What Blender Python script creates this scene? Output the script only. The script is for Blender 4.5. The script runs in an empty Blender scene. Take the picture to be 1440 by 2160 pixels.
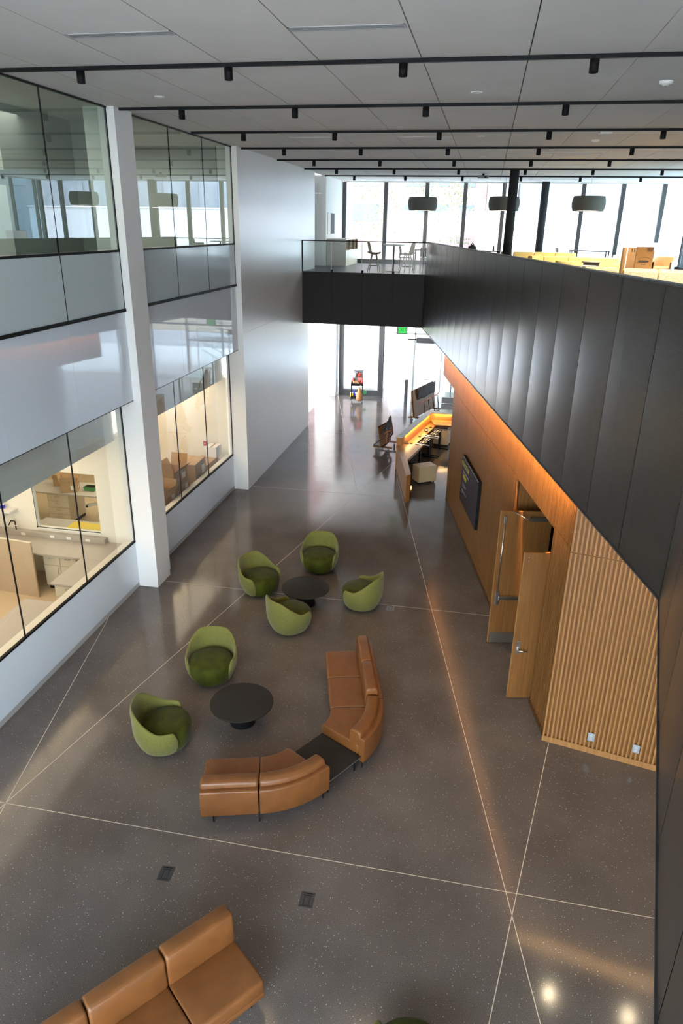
import bpy, math, random
from mathutils import Vector, Matrix
random.seed(7)
S = bpy.context.scene
COL = S.collection
PI = math.pi

# ------------------------------------------------------------------ materials
def nm(name):
    m = bpy.data.materials.new(name); m.use_nodes = True
    nt = m.node_tree; nt.nodes.clear()
    o = nt.nodes.new('ShaderNodeOutputMaterial')
    return m, nt, o
def N(nt, t, **k):
    n = nt.nodes.new(t)
    for a, v in k.items():
        if a in n.inputs: n.inputs[a].default_value = v
        else: setattr(n, a, v)
    return n
def pbr(name, col, rough=.5, metal=0., spec=.5, sheen=0., coat=0., var=0., vscale=8., bump=0., bscale=200., stretch=None, col2=None):
    m, nt, o = nm(name); L = nt.links
    p = N(nt, 'ShaderNodeBsdfPrincipled')
    c = (*col, 1)
    p.inputs['Base Color'].default_value = c
    p.inputs['Roughness'].default_value = rough; p.inputs['Metallic'].default_value = metal
    p.inputs['Specular IOR Level'].default_value = spec
    if sheen: p.inputs['Sheen Weight'].default_value = sheen; p.inputs['Sheen Roughness'].default_value = .4
    if coat: p.inputs['Coat Weight'].default_value = coat; p.inputs['Coat Roughness'].default_value = .05
    tc = N(nt, 'ShaderNodeTexCoord')
    src = tc.outputs['Object']
    if stretch:
        mp = N(nt, 'ShaderNodeMapping'); mp.inputs['Scale'].default_value = stretch
        L.new(src, mp.inputs['Vector']); src = mp.outputs['Vector']
    if var or col2:
        nz = N(nt, 'ShaderNodeTexNoise', Scale=vscale, Detail=4.)
        L.new(src, nz.inputs['Vector'])
        mx = N(nt, 'ShaderNodeMix', data_type='RGBA')
        a = tuple(x * (1 - var) for x in col); b = col2 or tuple(min(1, x * (1 + var)) for x in col)
        mx.inputs[6].default_value = (*a, 1); mx.inputs[7].default_value = (*b, 1)
        rp = N(nt, 'ShaderNodeMapRange'); rp.inputs[1].default_value = .3; rp.inputs[2].default_value = .7
        L.new(nz.outputs[0], rp.inputs[0]); L.new(rp.outputs[0], mx.inputs[0]); L.new(mx.outputs[2], p.inputs['Base Color'])
    if bump:
        bz = N(nt, 'ShaderNodeTexNoise', Scale=bscale, Detail=3.)
        L.new(tc.outputs['Object'], bz.inputs['Vector'])
        b = N(nt, 'ShaderNodeBump', Strength=bump, Distance=.01)
        L.new(bz.outputs[0], b.inputs['Height']); L.new(b.outputs[0], p.inputs['Normal'])
    L.new(p.outputs[0], o.inputs[0])
    return m
def emit(name, col, s):
    m, nt, o = nm(name); e = N(nt, 'ShaderNodeEmission', Strength=s); e.inputs[0].default_value = (*col, 1)
    nt.links.new(e.outputs[0], o.inputs[0]); return m
def glass(name, tint=(1, 1, 1), ior=1.5, k=1.):
    m, nt, o = nm(name); L = nt.links
    t = N(nt, 'ShaderNodeBsdfTransparent'); t.inputs[0].default_value = (*tint, 1)
    g = N(nt, 'ShaderNodeBsdfGlossy'); g.inputs['Roughness'].default_value = .0; g.inputs[0].default_value = (1, 1, 1, 1)
    f = N(nt, 'ShaderNodeFresnel', IOR=ior)
    mu = N(nt, 'ShaderNodeMath', operation='MULTIPLY'); mu.inputs[1].default_value = k
    mu.use_clamp = True
    mx = N(nt, 'ShaderNodeMixShader')
    ge = N(nt, 'ShaderNodeNewGeometry'); iv = N(nt, 'ShaderNodeMath', operation='SUBTRACT'); iv.inputs[0].default_value = 1
    L.new(ge.outputs['Backfacing'], iv.inputs[1]); m2 = N(nt, 'ShaderNodeMath', operation='MULTIPLY'); L.new(f.outputs[0], m2.inputs[0]); L.new(iv.outputs[0], m2.inputs[1])
    L.new(m2.outputs[0], mu.inputs[0]); L.new(mu.outputs[0], mx.inputs[0]); L.new(t.outputs[0], mx.inputs[1]); L.new(g.outputs[0], mx.inputs[2])
    L.new(mx.outputs[0], o.inputs[0]); return m

M = {}
def floor_mat():
    m, nt, o = nm('polished_concrete'); L = nt.links
    p = N(nt, 'ShaderNodeBsdfPrincipled'); tc = N(nt, 'ShaderNodeTexCoord')
    src = tc.outputs['Object']
    n1 = N(nt, 'ShaderNodeTexNoise', Scale=.9, Detail=5.); n2 = N(nt, 'ShaderNodeTexNoise', Scale=130., Detail=3.)
    for n in (n1, n2): L.new(src, n.inputs['Vector'])
    c1 = N(nt, 'ShaderNodeMix', data_type='RGBA'); c1.inputs[6].default_value = (.108, .087, .075, 1); c1.inputs[7].default_value = (.158, .129, .112, 1)
    r1 = N(nt, 'ShaderNodeMapRange'); r1.inputs[1].default_value = .3; r1.inputs[2].default_value = .7
    L.new(n1.outputs[0], r1.inputs[0]); L.new(r1.outputs[0], c1.inputs[0])
    # fine dark grain
    r2 = N(nt, 'ShaderNodeMapRange'); r2.inputs[1].default_value = .38; r2.inputs[2].default_value = .62; r2.inputs[3].default_value = .62; r2.inputs[4].default_value = 1.3
    L.new(n2.outputs[0], r2.inputs[0])
    mu = N(nt, 'ShaderNodeVectorMath', operation='SCALE'); L.new(c1.outputs[2], mu.inputs[0]); L.new(r2.outputs[0], mu.inputs[3])
    # pale aggregate chips
    v = N(nt, 'ShaderNodeTexVoronoi', Scale=38.); L.new(src, v.inputs['Vector'])
    lt = N(nt, 'ShaderNodeMath', operation='LESS_THAN'); L.new(v.outputs['Distance'], lt.inputs[0])
    wn = N(nt, 'ShaderNodeSeparateColor'); L.new(v.outputs['Color'], wn.inputs[0])
    th = N(nt, 'ShaderNodeMapRange'); th.inputs[1].default_value = .35; th.inputs[2].default_value = 1.; th.inputs[3].default_value = 0.; th.inputs[4].default_value = .20
    L.new(wn.outputs[0], th.inputs[0]); L.new(th.outputs[0], lt.inputs[1])
    cc = N(nt, 'ShaderNodeMix', data_type='RGBA'); L.new(lt.outputs[0], cc.inputs[0]); L.new(mu.outputs[0], cc.inputs[6]); cc.inputs[7].default_value = (.52, .46, .38, 1)
    L.new(cc.outputs[2], p.inputs['Base Color'])
    rr = N(nt, 'ShaderNodeMapRange'); rr.inputs[3].default_value = .085; rr.inputs[4].default_value = .165
    L.new(n1.outputs[0], rr.inputs[0]); L.new(rr.outputs[0], p.inputs['Roughness'])
    p.inputs['Specular IOR Level'].default_value = .42
    L.new(p.outputs[0], o.inputs[0]); return m
def wood_mat(name, a, b, rough=.45, axis=2):
    m, nt, o = nm(name); L = nt.links
    p = N(nt, 'ShaderNodeBsdfPrincipled'); tc = N(nt, 'ShaderNodeTexCoord'); mp = N(nt, 'ShaderNodeMapping')
    sc = [22., 22., 22.]; sc[axis] = .9; mp.inputs['Scale'].default_value = sc
    L.new(tc.outputs['Object'], mp.inputs[0])
    n = N(nt, 'ShaderNodeTexNoise', Scale=1.4, Detail=6.); L.new(mp.outputs[0], n.inputs['Vector'])
    r = N(nt, 'ShaderNodeMapRange'); r.inputs[1].default_value = .28; r.inputs[2].default_value = .72; L.new(n.outputs[0], r.inputs[0])
    c = N(nt, 'ShaderNodeMix', data_type='RGBA'); c.inputs[6].default_value = (*a, 1); c.inputs[7].default_value = (*b, 1)
    L.new(r.outputs[0], c.inputs[0]); L.new(c.outputs[2], p.inputs['Base Color']); p.inputs['Roughness'].default_value = rough; p.inputs['Specular IOR Level'].default_value = .3
    L.new(p.outputs[0], o.inputs[0]); return m
def perf_mat():
    m, nt, o = nm('perforated_dark_metal'); L = nt.links
    p = N(nt, 'ShaderNodeBsdfPrincipled'); tc = N(nt, 'ShaderNodeTexCoord'); mp = N(nt, 'ShaderNodeMapping')
    mp.inputs['Rotation'].default_value = (0, math.radians(45), 0)
    L.new(tc.outputs['UV'], mp.inputs[0])
    v = N(nt, 'ShaderNodeTexVoronoi', Scale=95., Randomness=0.); L.new(tc.outputs['UV'], v.inputs['Vector'])
    r = N(nt, 'ShaderNodeMapRange'); r.inputs[1].default_value = .28; r.inputs[2].default_value = .42; L.new(v.outputs['Distance'], r.inputs[0])
    c = N(nt, 'ShaderNodeMix', data_type='RGBA'); c.inputs[6].default_value = (.016, .014, .013, 1); c.inputs[7].default_value = (.082, .072, .064, 1)
    L.new(r.outputs[0], c.inputs[0]); L.new(c.outputs[2], p.inputs['Base Color'])
    p.inputs['Metallic'].default_value = .35; p.inputs['Roughness'].default_value = .26; p.inputs['Specular IOR Level'].default_value = .25
    L.new(p.outputs[0], o.inputs[0]); return m

M['floor'] = floor_mat()
M['floor2'] = pbr('dark_upper_floor', (.030, .034, .046), .3, spec=.12, var=.1, vscale=2.)
M['joint'] = pbr('brass_joint', (.62, .52, .40), .4)
M['ceil'] = pbr('ceiling_panel', (.715, .685, .66), .9, var=.03, vscale=1.5)
M['ceilgap'] = pbr('ceiling_gap', (.18, .175, .17), .9)
M['white'] = pbr('white_wall', (.76, .75, .74), .55)
M['satin'] = pbr('white_satin_panel', (.76, .742, .72), .28, spec=.5, var=.015, vscale=.6)
M['wglass'] = pbr('white_back_painted_glass', (.76, .84, .93), .03, spec=.6)
M['frost'] = pbr('frosted_glass', (.60, .69, .72), .12, spec=.5)
M['clear'] = glass('clear_glass', (.95, .98, .97), 1.5, 1.)
M['rail'] = glass('balustrade_glass', (.93, .96, .95), 1.5, .35)
M['green'] = glass('greenish_glass', (.80, .88, .84), 1.55, 1.7)
M['labglass'] = glass('lab_glass', (.95, .97, .95), 1.5, 1.3)
M['teal'] = glass('teal_glass', (.66, .79, .82), 1.5, 1.3)
M['black'] = pbr('black_metal', (.008, .008, .009), .55, spec=.12)
M['dark'] = pbr('dark_grey_metal', (.05, .05, .053), .4, .3)
M['perf'] = perf_mat()
M['colm'] = pbr('dark_column_paint', (.028, .029, .032), .65, spec=.2)
M['mesh2'] = pbr('dark_bridge_mesh', (.014, .012, .011), .6, spec=.2)
M['oak'] = wood_mat('oak', (.135, .055, .0125), (.215, .094, .026))
M['oakd'] = wood_mat('oak_darkened', (.07, .028, .007), (.10, .042, .012))  # oak darkened so the shade behind the slats sits in the colour
M['oakl'] = wood_mat('light_oak', (.33, .135, .030), (.46, .205, .055), .5)
M['oaks'] = wood_mat('oak_pale_slats', (.23, .108, .034), (.35, .17, .060))
M['oakh'] = wood_mat('oak_horizontal', (.33, .16, .055), (.48, .25, .09), .3, 1)
M['leather'] = pbr('tan_leather', (.172, .063, .017), .38, spec=.45, var=.14, vscale=5., bump=.12, bscale=160.)
M['fabric'] = pbr('green_wool', (.142, .138, .026), .9, sheen=.2, var=.12, vscale=30., bump=.25, bscale=320.)
M['velvet'] = pbr('green_velvet', (.040, .046, .001), .8, spec=.2, sheen=.12, var=.4, vscale=5.)
M['tabletop'] = pbr('black_table_top', (.020, .017, .015), .6, spec=.2)
M['steel'] = pbr('brushed_steel', (.55, .54, .52), .28, 1.)
M['cream'] = pbr('cream_cabinet', (.66, .61, .50), .45)
M['pedc'] = pbr('warm_cream_laminate', (.60, .43, .25), .45)
M['counter'] = pbr('grey_worktop', (.42, .385, .35), .4)
M['labwall'] = pbr('lab_wall', (.80, .76, .69), .7)
M['labfloor'] = pbr('lab_floor', (.56, .44, .30), .5)
M['bulk'] = pbr('grey_bulkhead', (.42, .42, .41), .6)
M['bulkl'] = pbr('pale_bulkhead', (.74, .74, .73), .6)
M['card'] = pbr('cardboard', (.42, .255, .12), .8, var=.08, vscale=6.)
M['cardd'] = pbr('cardboard_inside', (.25, .15, .07), .85)
M['paper'] = pbr('white_label', (.78, .76, .72), .7)
M['kraft'] = pbr('kraft_paper_bag', (.36, .20, .085), .75, var=.08, vscale=9.)
M['ink'] = pbr('black_ink', (.03, .03, .03), .7)
M['yellow'] = pbr('yellow_upholstery', (.92, .71, .28), .8, var=.05, vscale=5.)
M['yback'] = pbr('pale_patterned_upholstery', (.58, .53, .36), .85, var=.16, vscale=24.)
M['tan'] = pbr('tan_upholstery', (.60, .38, .18), .8)
M['tanb'] = pbr('tan_board', (.47, .37, .27), .6)
M['boardm'] = pbr('pale_blue_board', (.42, .46, .53), .6)
M['offw'] = pbr('off_white', (.78, .77, .75), .6)
M['taupe'] = pbr('taupe', (.28, .245, .19), .7)
M['olive'] = pbr('olive_seat', (.17, .135, .055), .7)
M['lamp'] = pbr('grey_felt_shade', (.10, .096, .087), .9)
M['lampglow'] = emit('pendant_diffuser', (1., .80, .64), 2.2)
M['spotglow'] = emit('spot_lens', (1., .55, .22), 1.6)
M['screen'] = pbr('display_screen', (.034, .024, .034), .5, spec=.2)
M['ytext'] = pbr('yellow_print', (.50, .42, .03), .5)
M['wtext'] = pbr('grey_print', (.38, .34, .36), .5)
M['exit'] = emit('exit_green', (.07, .60, .12), .9)
M['exitd'] = emit('exit_letters', (.01, .22, .03), .6)
M['orange'] = pbr('orange_strap', (.68, .16, .03), .6)
M['blanket'] = pbr('grey_moving_blanket', (.10, .10, .105), .95, var=.2, vscale=10.)
M['caster'] = pbr('grey_caster', (.10, .10, .10), .5)
M['red'] = pbr('red_plastic', (.55, .05, .03), .5)
M['grey'] = pbr('grey_plastic', (.17, .17, .17), .5)
M['lgrey'] = pbr('light_grey_plastic', (.42, .42, .43), .5)
M['bag'] = pbr('brown_sack', (.38, .16, .05), .7, var=.2, vscale=9.)
M['ypl'] = pbr('yellow_plastic', (.70, .50, .02), .5)
M['blue'] = pbr('blue_plastic', (.03, .05, .50), .4)
M['greenp'] = pbr('green_plastic', (.02, .22, .06), .5)
M['pave'] = pbr('pale_paving', (.50, .48, .45), .8, var=.08, vscale=.8)
M['brick'] = pbr('pale_red_brick', (.17, .108, .095), .9, var=.06, vscale=3.)
M['bwin'] = pbr('building_window', (.06, .075, .095), .4)
M['stone'] = pbr('pale_stone', (.165, .18, .205), .8, var=.05, vscale=.5)
M['bwin2'] = pbr('stone_building_window', (.105, .125, .16), .4)
M['cloudw'] = pbr('white_render', (.36, .365, .38), .9)
M['leaf'] = pbr('leaves', (.13, .14, .07), .9, var=.3, vscale=7.)
M['straw'] = pbr('dry_grass_bank', (.22, .18, .12), .95, var=.3, vscale=5.)
M['scaf'] = pbr('scaffold_tube', (.30, .31, .33), .4, .6)
M['plank'] = pbr('scaffold_deck', (.36, .36, .38), .7)
M['pipe'] = pbr('orange_hose', (.62, .22, .07), .5)
M['lablamp'] = emit('lab_strip_lamp', (1., .72, .40), 6.)
M['led'] = emit('cove_led', (1., .50, .14), 30.)
M['ductg'] = pbr('galvanised_duct', (.45, .46, .46), .35, .6)
M['plate'] = pbr('outlet_plate', (.34, .37, .42), .35, .4)
M['kick'] = pbr('steel_kick_plate', (.30, .27, .23), .35, .9)

# ------------------------------------------------------------------ mesh helper
class MB:
    def __init__(s): s.v = []; s.f = []; s.sm = []
    def add(s, vs, fs, smooth=False):
        o = len(s.v); s.v += [tuple(v) for v in vs]
        for f in fs: s.f.append([i + o for i in f]); s.sm.append(smooth)
        return s
    def box(s, x0, x1, y0, y1, z0, z1, mat=None):
        vs = [(x, y, z) for z in (z0, z1) for y in (y0, y1) for x in (x0, x1)]
        if mat is not None: vs = [tuple(mat @ Vector(v)) for v in vs]
        return s.add(vs, [(0, 2, 3, 1), (4, 5, 7, 6), (0, 1, 5, 4), (2, 6, 7, 3), (0, 4, 6, 2), (1, 3, 7, 5)])
    def prism(s, poly, z0, z1, mat=None):
        n = len(poly)
        a = sum(poly[i][0] * poly[(i + 1) % n][1] - poly[(i + 1) % n][0] * poly[i][1] for i in range(n))
        if a < 0: poly = poly[::-1]
        vs = [(x, y, z0) for x, y in poly] + [(x, y, z1) for x, y in poly]
        if mat is not None: vs = [tuple(mat @ Vector(v)) for v in vs]
        fs = [list(range(n))[::-1], list(range(n, 2 * n))] + [(i, (i + 1) % n, n + (i + 1) % n, n + i) for i in range(n)]
        return s.add(vs, fs)
    def tube(s, a, b, r, n=10, r2=None):
        a = Vector(a); b = Vector(b); d = (b - a).normalized()
        u = d.orthogonal().normalized(); w = d.cross(u); r2 = r if r2 is None else r2
        vs = []
        for p, q in ((a, r), (b, r2)):
            for i in range(n):
                t = 2 * PI * i / n; vs.append(p + (u * math.cos(t) + w * math.sin(t)) * q)
        o = len(s.v)
        s.add(vs, [(i, (i + 1) % n, n + (i + 1) % n, n + i) for i in range(n)], True)
        s.add(vs, [list(range(n))[::-1], list(range(n, 2 * n))])
        return s
    def path(s, pts, r, n=8):
        for a, b in zip(pts, pts[1:]): s.tube(a, b, r, n)
        return s
    def lathe(s, prof, n=40, c=(0, 0, 0)):
        vs = []; k = len(prof)
        for i in range(n):
            t = 2 * PI * i / n
            for r, z in prof: vs.append((c[0] + r * math.cos(t), c[1] + r * math.sin(t), c[2] + z))
        fs = []
        for i in range(n):
            j = (i + 1) % n
            for q in range(k - 1): fs.append((i * k + q, j * k + q, j * k + q + 1, i * k + q + 1))
        s.add(vs, fs, True)
        return s
    def grid(s, P, smooth=True, closeu=False):
        nu = len(P); nv = len(P[0]); vs = [p for r in P for p in r]
        fs = []
        for i in range(nu if closeu else nu - 1):
            j = (i + 1) % nu
            for q in range(nv - 1): fs.append((i * nv + q, j * nv + q, j * nv + q + 1, i * nv + q + 1))
        return s.add(vs, fs, smooth)
    def build(s, name, m, parent=None, bevel=0, seg=2, loc=None, recalc=True, uv=False):
        me = bpy.data.meshes.new(name); me.from_pydata(s.v, [], s.f)
        for p, q in zip(me.polygons, s.sm): p.use_smooth = q
        me.materials.append(M[m]); me.update()
        if recalc:
            import bmesh
            b = bmesh.new(); b.from_mesh(me); bmesh.ops.remove_doubles(b, verts=b.verts, dist=1e-5)
            bmesh.ops.recalc_face_normals(b, faces=b.faces); b.to_mesh(me); b.free()
        o = bpy.data.objects.new(name, me); COL.objects.link(o)
        if parent: o.parent = parent
        if loc: o.location = loc
        if bevel:
            md = o.modifiers.new('b', 'BEVEL'); md.width = bevel; md.segments = seg; md.limit_method = 'ANGLE'
            for p in me.polygons: p.use_smooth = True
            try:
                md.harden_normals = True
            except Exception: pass
        return o
def tag(o, label, cat, group=None, kind=None):
    o['label'] = label; o['category'] = cat
    if group: o['group'] = group
    if kind: o['kind'] = kind
    return o
def struct(o, label, cat='wall'): return tag(o, label, cat, None, 'structure')
def thing(name, label, cat, loc=(0, 0, 0), rz=0., group=None):
    o = bpy.data.objects.new(name, None); COL.objects.link(o); o.empty_display_size = .1
    o.location = loc; o.rotation_euler = (0, 0, rz)
    return tag(o, label, cat, group)
KIDS = {}
def dup(root, loc, rz, label, group=None):
    r = root.copy(); COL.objects.link(r); r.location = loc; r.rotation_euler = (0, 0, rz); r['label'] = label
    if group: r['group'] = group
    for ch in list(root.children):
        c = ch.copy(); COL.objects.link(c); c.parent = r
        for g in list(ch.children):
            d = g.copy(); COL.objects.link(d); d.parent = c
    return r
def Bx(name, m, x0, x1, y0, y1, z0, z1, parent=None, bevel=0, mat=None): return MB().box(x0, x1, y0, y1, z0, z1, mat).build(name, m, parent, bevel)
ORD = ['first', 'second', 'third', 'fourth', 'fifth', 'sixth', 'seventh', 'eighth', 'ninth', 'tenth']

# ------------------------------------------------------------------ key dimensions
ZC = 9.225; Z2 = 5.886; ZG = 6.93; ZB = 4.11
XG = -6.87; XS = -6.58; XP = -6.42          # lower glass, upper glass and spandrel, pier and long wall faces
YB = 25.65; YW = 33.15
def xb(y): return 1.926 - .2071 * (y - 6.453)
def xw(y): return xb(y) + .194
Tv = Vector((-.2028, .9792, 0)); Nv = Vector((-.9792, -.2028, 0))   # along the oak wall, and out of it

# ------------------------------------------------------------------ floor
fl = MB().box(-6.9, 9, -7, 34.2, -.3, 0).build('floor', 'floor'); struct(fl, 'dark polished concrete floor with pale aggregate chips', 'floor')
def joint(x0, y0, x1, y1, w=.010):
    a = Vector((x0, y0, 0)); b = Vector((x1, y1, 0)); d = (b - a).normalized(); n = Vector((-d.y, d.x, 0)) * w / 2
    return [a - n, b - n, b + n, a + n]
J = MB()
for seg in ((-6.86, 6.39, 5, 6.37), (-6.86, 12.9, 1.0, 12.95), (-6.4, 19.25, -.55, 19.32), (-6.86, 25.8, -2.4, 25.8), (1.60, 9.2, .05, 1.7), (-2.3, 21.6, 1.9, 1.55), (-5.82, 6.39, -6.86, 11.2), (-5.82, 6.39, -3.17, 19.3), (-5.82, 6.39, -6.3, 4.0), (-5.82, 6.39, -5.3, 4.0), (-3.17, 19.3, -1.9, 25.8), (-3.17, 19.3, -6.3, 32)):
    q = joint(*seg); J.add([(v.x, v.y, .0012) for v in q], [(0, 1, 2, 3)])
struct(J.build('trim_1', 'joint'), 'thin pale metal joint strips crossing the concrete floor in long diagonals', 'floor joint')

# ------------------------------------------------------------------ ceiling
tracks_y = [6.27, 9.54, 12.776, 16.05, 19.29, 22.65, 26.05, 29.5]
C = MB(); xs = [-2.16 + 1.217 * k for k in range(-4, 10)]
xe = [-6.58] + [x for x in xs if -6.5 < x < 8.6] + [8.6]
ye = [-6, -.3, 3.0] + tracks_y + [33.0]
for i in range(len(xe) - 1):
    for j in range(len(ye) - 1):
        C.box(xe[i] + .007, xe[i + 1] - .007, ye[j] + .002, ye[j + 1] - .002, ZC, ZC + .05)
struct(C.build('ceiling', 'ceil'), 'pale grey ceiling of large flat panels with fine joints', 'ceiling')
struct(Bx('ceiling', 'ceilgap', -6.6, 8.7, -6.2, 33.3, ZC + .05, ZC + .3), 'dark plenum behind the ceiling panel joints', 'ceiling')
for j, y in enumerate(tracks_y[1:]):
    t = Bx('ceiling_track', 'black', -6.45, 8.5, y - .022, y + .022, ZC - .045, ZC - .001)
    tag(t, 'thin black lighting track across the ceiling, %s from the camera' % ORD[j], 'light track', 'black ceiling tracks')
sp = thing('ceiling_spotlight', '', 'spotlight', (0, 0, 0), 0, 'small black track spotlights')
MB().lathe([(.0, 0), (.052, 0), (.052, -.135), (.045, -.137), (.040, -.115)], 20).build('body', 'black', sp)
MB().lathe([(.0, -.112), (.041, -.112)], 20).build('lens', 'spotglow', sp)
sx = [-5.29, -3.31, -1.155, 1.0, 3.12, 5.22, 7.3]; first = True
vis = {0: 4, 1: 4, 2: 5, 3: 6, 4: 6, 5: 7, 6: 7}
for j, y in enumerate(tracks_y[1:]):
    for i, x in enumerate(sx[:vis[j]]):
        lb = 'black spotlight, %s from the left on the %s ceiling track from the camera' % (ORD[i], ORD[j])
        if first: sp.location = (x, y + .02, ZC - .045); sp['label'] = lb; first = False
        else: dup(sp, (x, y + .02, ZC - .045), 0, lb)
# slot diffusers
def vent(name, x0, x1, y, w, n, label, m='offw'):
    t = thing(name, label, 'air vent', ((x0 + x1) / 2, y, ZC), 0, 'linear slot diffusers in the ceiling')
    l = (x1 - x0) / 2
    f = MB(); f.box(-l, l, -w / 2, -w / 2 + .012, -.006, 0); f.box(-l, l, w / 2 - .012, w / 2, -.006, 0); f.box(-l, -l + .02, -w / 2, w / 2, -.006, 0); f.box(l - .02, l, -w / 2, w / 2, -.006, 0)
    f.build('frame', m, t)
    MB().box(-l + .02, l - .02, -w / 2 + .012, w / 2 - .012, -.004, 0).build('slot_backing', 'black', t)
    b = MB()
    for k in range(1, n): yy = -w / 2 + w * k / n; b.box(-l + .02, l - .02, yy - .006, yy + .006, -.0055, -.004)
    b.build('blade', m, t)
vent('slot_diffuser', -4.56, -3.37, 8.08, .16, 5, 'grey linear slot diffuser near the camera, over the left side of the hall', 'lgrey')
vent('slot_diffuser', -2.15, -.97, 8.1, .16, 5, 'grey linear slot diffuser near the camera, over the middle of the hall', 'lgrey')
vent('slot_diffuser', -4.58, -3.39, 17.25, .14, 3, 'faint white slot diffuser beyond the third track, left side')
vent('slot_diffuser', -2.16, -.96, 17.25, .14, 3, 'white slot diffuser beyond the third track, over the hall middle')
vent('slot_diffuser', .27, 2.68, 20.9, .22, 3, 'long white slot diffuser over the yellow lounge, nearer of two')
vent('slot_diffuser', .27, 2.70, 24.4, .22, 3, 'long white slot diffuser over the yellow lounge, farther of two')
vent('slot_diffuser', 1.3, 3.2, 31.2, .22, 3, 'faint white slot diffuser close to the far window wall')
dl = MB().lathe([(0, -.004), (.06, -.004), (.062, -.012), (.085, -.010), (.088, 0)], 24)
for k, (x, y, lb) in enumerate(((-.35, 11.82, 'bright recessed round downlight beyond the nearest track'), (-5.21, 11.78, 'pale round ceiling sensor near the left glass, beyond the nearest track'), (-.34, 17.12, 'tiny recessed downlight just past the third track'), (-.34, 21.76, 'tiny recessed downlight past the fourth track'), (-2.78, 21.06, 'tiny white ceiling disc past the fourth track, left of the downlight'))):
    o = dl.build('ceiling_disc', 'offw', None, loc=(x, y, ZC - .001)); tag(o, lb, 'downlight', 'round fittings in the ceiling')
for x, y, lb in ((2.11, 11.24, 'white smoke detector in the ceiling near the top right'), (2.11, 17.92, 'white smoke detector past the third track at right'), (-4.5, 27.6, 'white smoke detector by the long white wall near the far windows'), (-3.4, 30.6, 'grey dome detector near the far windows')):
    t = thing('smoke_detector', lb, 'smoke detector', (x, y, ZC))
    MB().lathe([(0, -.055), (.035, -.055), (.05, -.04), (.085, -.03), (.09, 0)], 24).build('body', 'offw', t)
    MB().lathe([(0, -.058), (.012, -.058), (.012, -.05)], 12).build('sensor', 'grey', t)
t = thing('access_point', 'white square wireless access point on the ceiling at right', 'access point', (2.11, 16.5, ZC))
Bx('body', 'offw', -.12, .12, -.12, .12, -.05, 0, t, .02); Bx('badge', 'lgrey', -.03, .03, -.03, .03, -.052, -.049, t)
t = thing('ceiling_projector', 'small dark projector under the ceiling left of the dark column', 'projector', (-.37, 28.4, ZC))
Bx('body', 'grey', -.2, .2, -.15, .15, -.16, -.06, t, .02); Bx('mount', 'black', -.04, .04, -.04, .04, -.06, 0, t); Bx('lens', 'black', .05, .12, -.17, -.15, -.14, -.08, t)

# ------------------------------------------------------------------ left wall
def glazing(name, label, x, y0, y1, z0, z1, mull, m, fr=.035, top=True, inset=0):
    g = thing(name, label, 'window', (x, y0, z0)); g['kind'] = 'structure'
    L = y1 - y0; H = z1 - z0
    ys = [0] + [q - y0 for q in mull] + [L]
    for a, b in zip(ys, ys[1:]): Bx('glass_pane', m, -.008, .008, a + .004, b - .004, .02, H - .01, g)
    f = MB(); f.box(-.03, .02, 0, L, -.03, .008); f.box(-.02, .016, -.01, .012, 0, H); f.box(-.02, .016, L - .012, L + .01, 0, H)
    if top: f.box(-.03, .03, 0, L, H - .015, H)
    f.build('frame', 'black', g)
    for q in ys[1:-1]: Bx('mullion', 'black', -.012, .012, q - .006, q + .006, 0, H, g)
    return g
PY0, PY1 = 12.58, 13.24; LWY = 18.91
# low panels
for y0, y1 in ((-6, PY0), (PY1, LWY)):
    b = MB(); n = max(1, round((y1 - y0) / 2.1)); ends = [y0 + (y1 - y0) * k / n for k in range(n + 1)]
    if y0 < 0: ends = [-6, -1.2, .7, 2.75, 4.75, 6.74, 8.69, 10.63, PY0]
    else: ends = [PY1, 15.11, 16.95, LWY]
    for a, c in zip(ends, ends[1:]): b.box(XG - .06, XG + .01, a + .003, c - .003, .11, 1.06)
    o = b.build('wall_left', 'wglass'); struct(o, 'glossy white low wall panels below the %s lab window' % ('nearer' if y0 < 0 else 'farther'))
    struct(Bx('baseboard_left', 'lgrey', XG - .05, XG + .005, y0, y1, 0, .105), 'pale recessed baseboard below the %s lab window' % ('nearer' if y0 < 0 else 'farther'), 'baseboard')
    struct(Bx('wall_left', 'labwall', XG - .22, XG - .065, y0, y1, 0, 1.06), 'cream inner sill wall behind the %s low panels' % ('nearer' if y0 < 0 else 'farther'))
    s = MB()
    for a, c in zip(ends, ends[1:]): s.box(XS - .10, XS, a + .002, c - .002, ZB + .05, Z2 - .035)
    struct(s.build('wall_left', 'wglass'), 'glossy white spandrel panels between the %s upper and lower glazing' % ('nearer' if y0 < 0 else 'farther'))
    struct(Bx('trim_2', 'dark', XS - .02, XS + .002, y0, y1, ZB + .035, ZB + .05), 'thin dark edge under the %s spandrel' % ('nearer' if y0 < 0 else 'farther'), 'trim')
    struct(Bx('wall_left', 'bulkl', XG - .28, XG - .22, y0, y1, 3.30, ZB + .3), 'grey bulkhead behind the top of the %s lab window' % ('nearer' if y0 < 0 else 'farther'))
    struct(Bx('wall_left', 'bulk', XG - .25, XS - .10, y0, y1, ZB + .05, ZB + .09), 'soffit closing the %s spandrel' % ('nearer' if y0 < 0 else 'farther'))
glazing('window_1', 'lower lab window nearer the camera, with two dark joints', XG, -6, PY0, 1.09, ZB + .05, [-1.2, .7, 2.75, 4.75, 6.74, 8.69, 10.63], 'labglass', top=False)
glazing('window_2', 'lower lab window beyond the pier, cardboard boxes behind it', XG, PY1, LWY, 1.09, ZB + .05, [15.11, 16.95], 'labglass', top=False)
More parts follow.
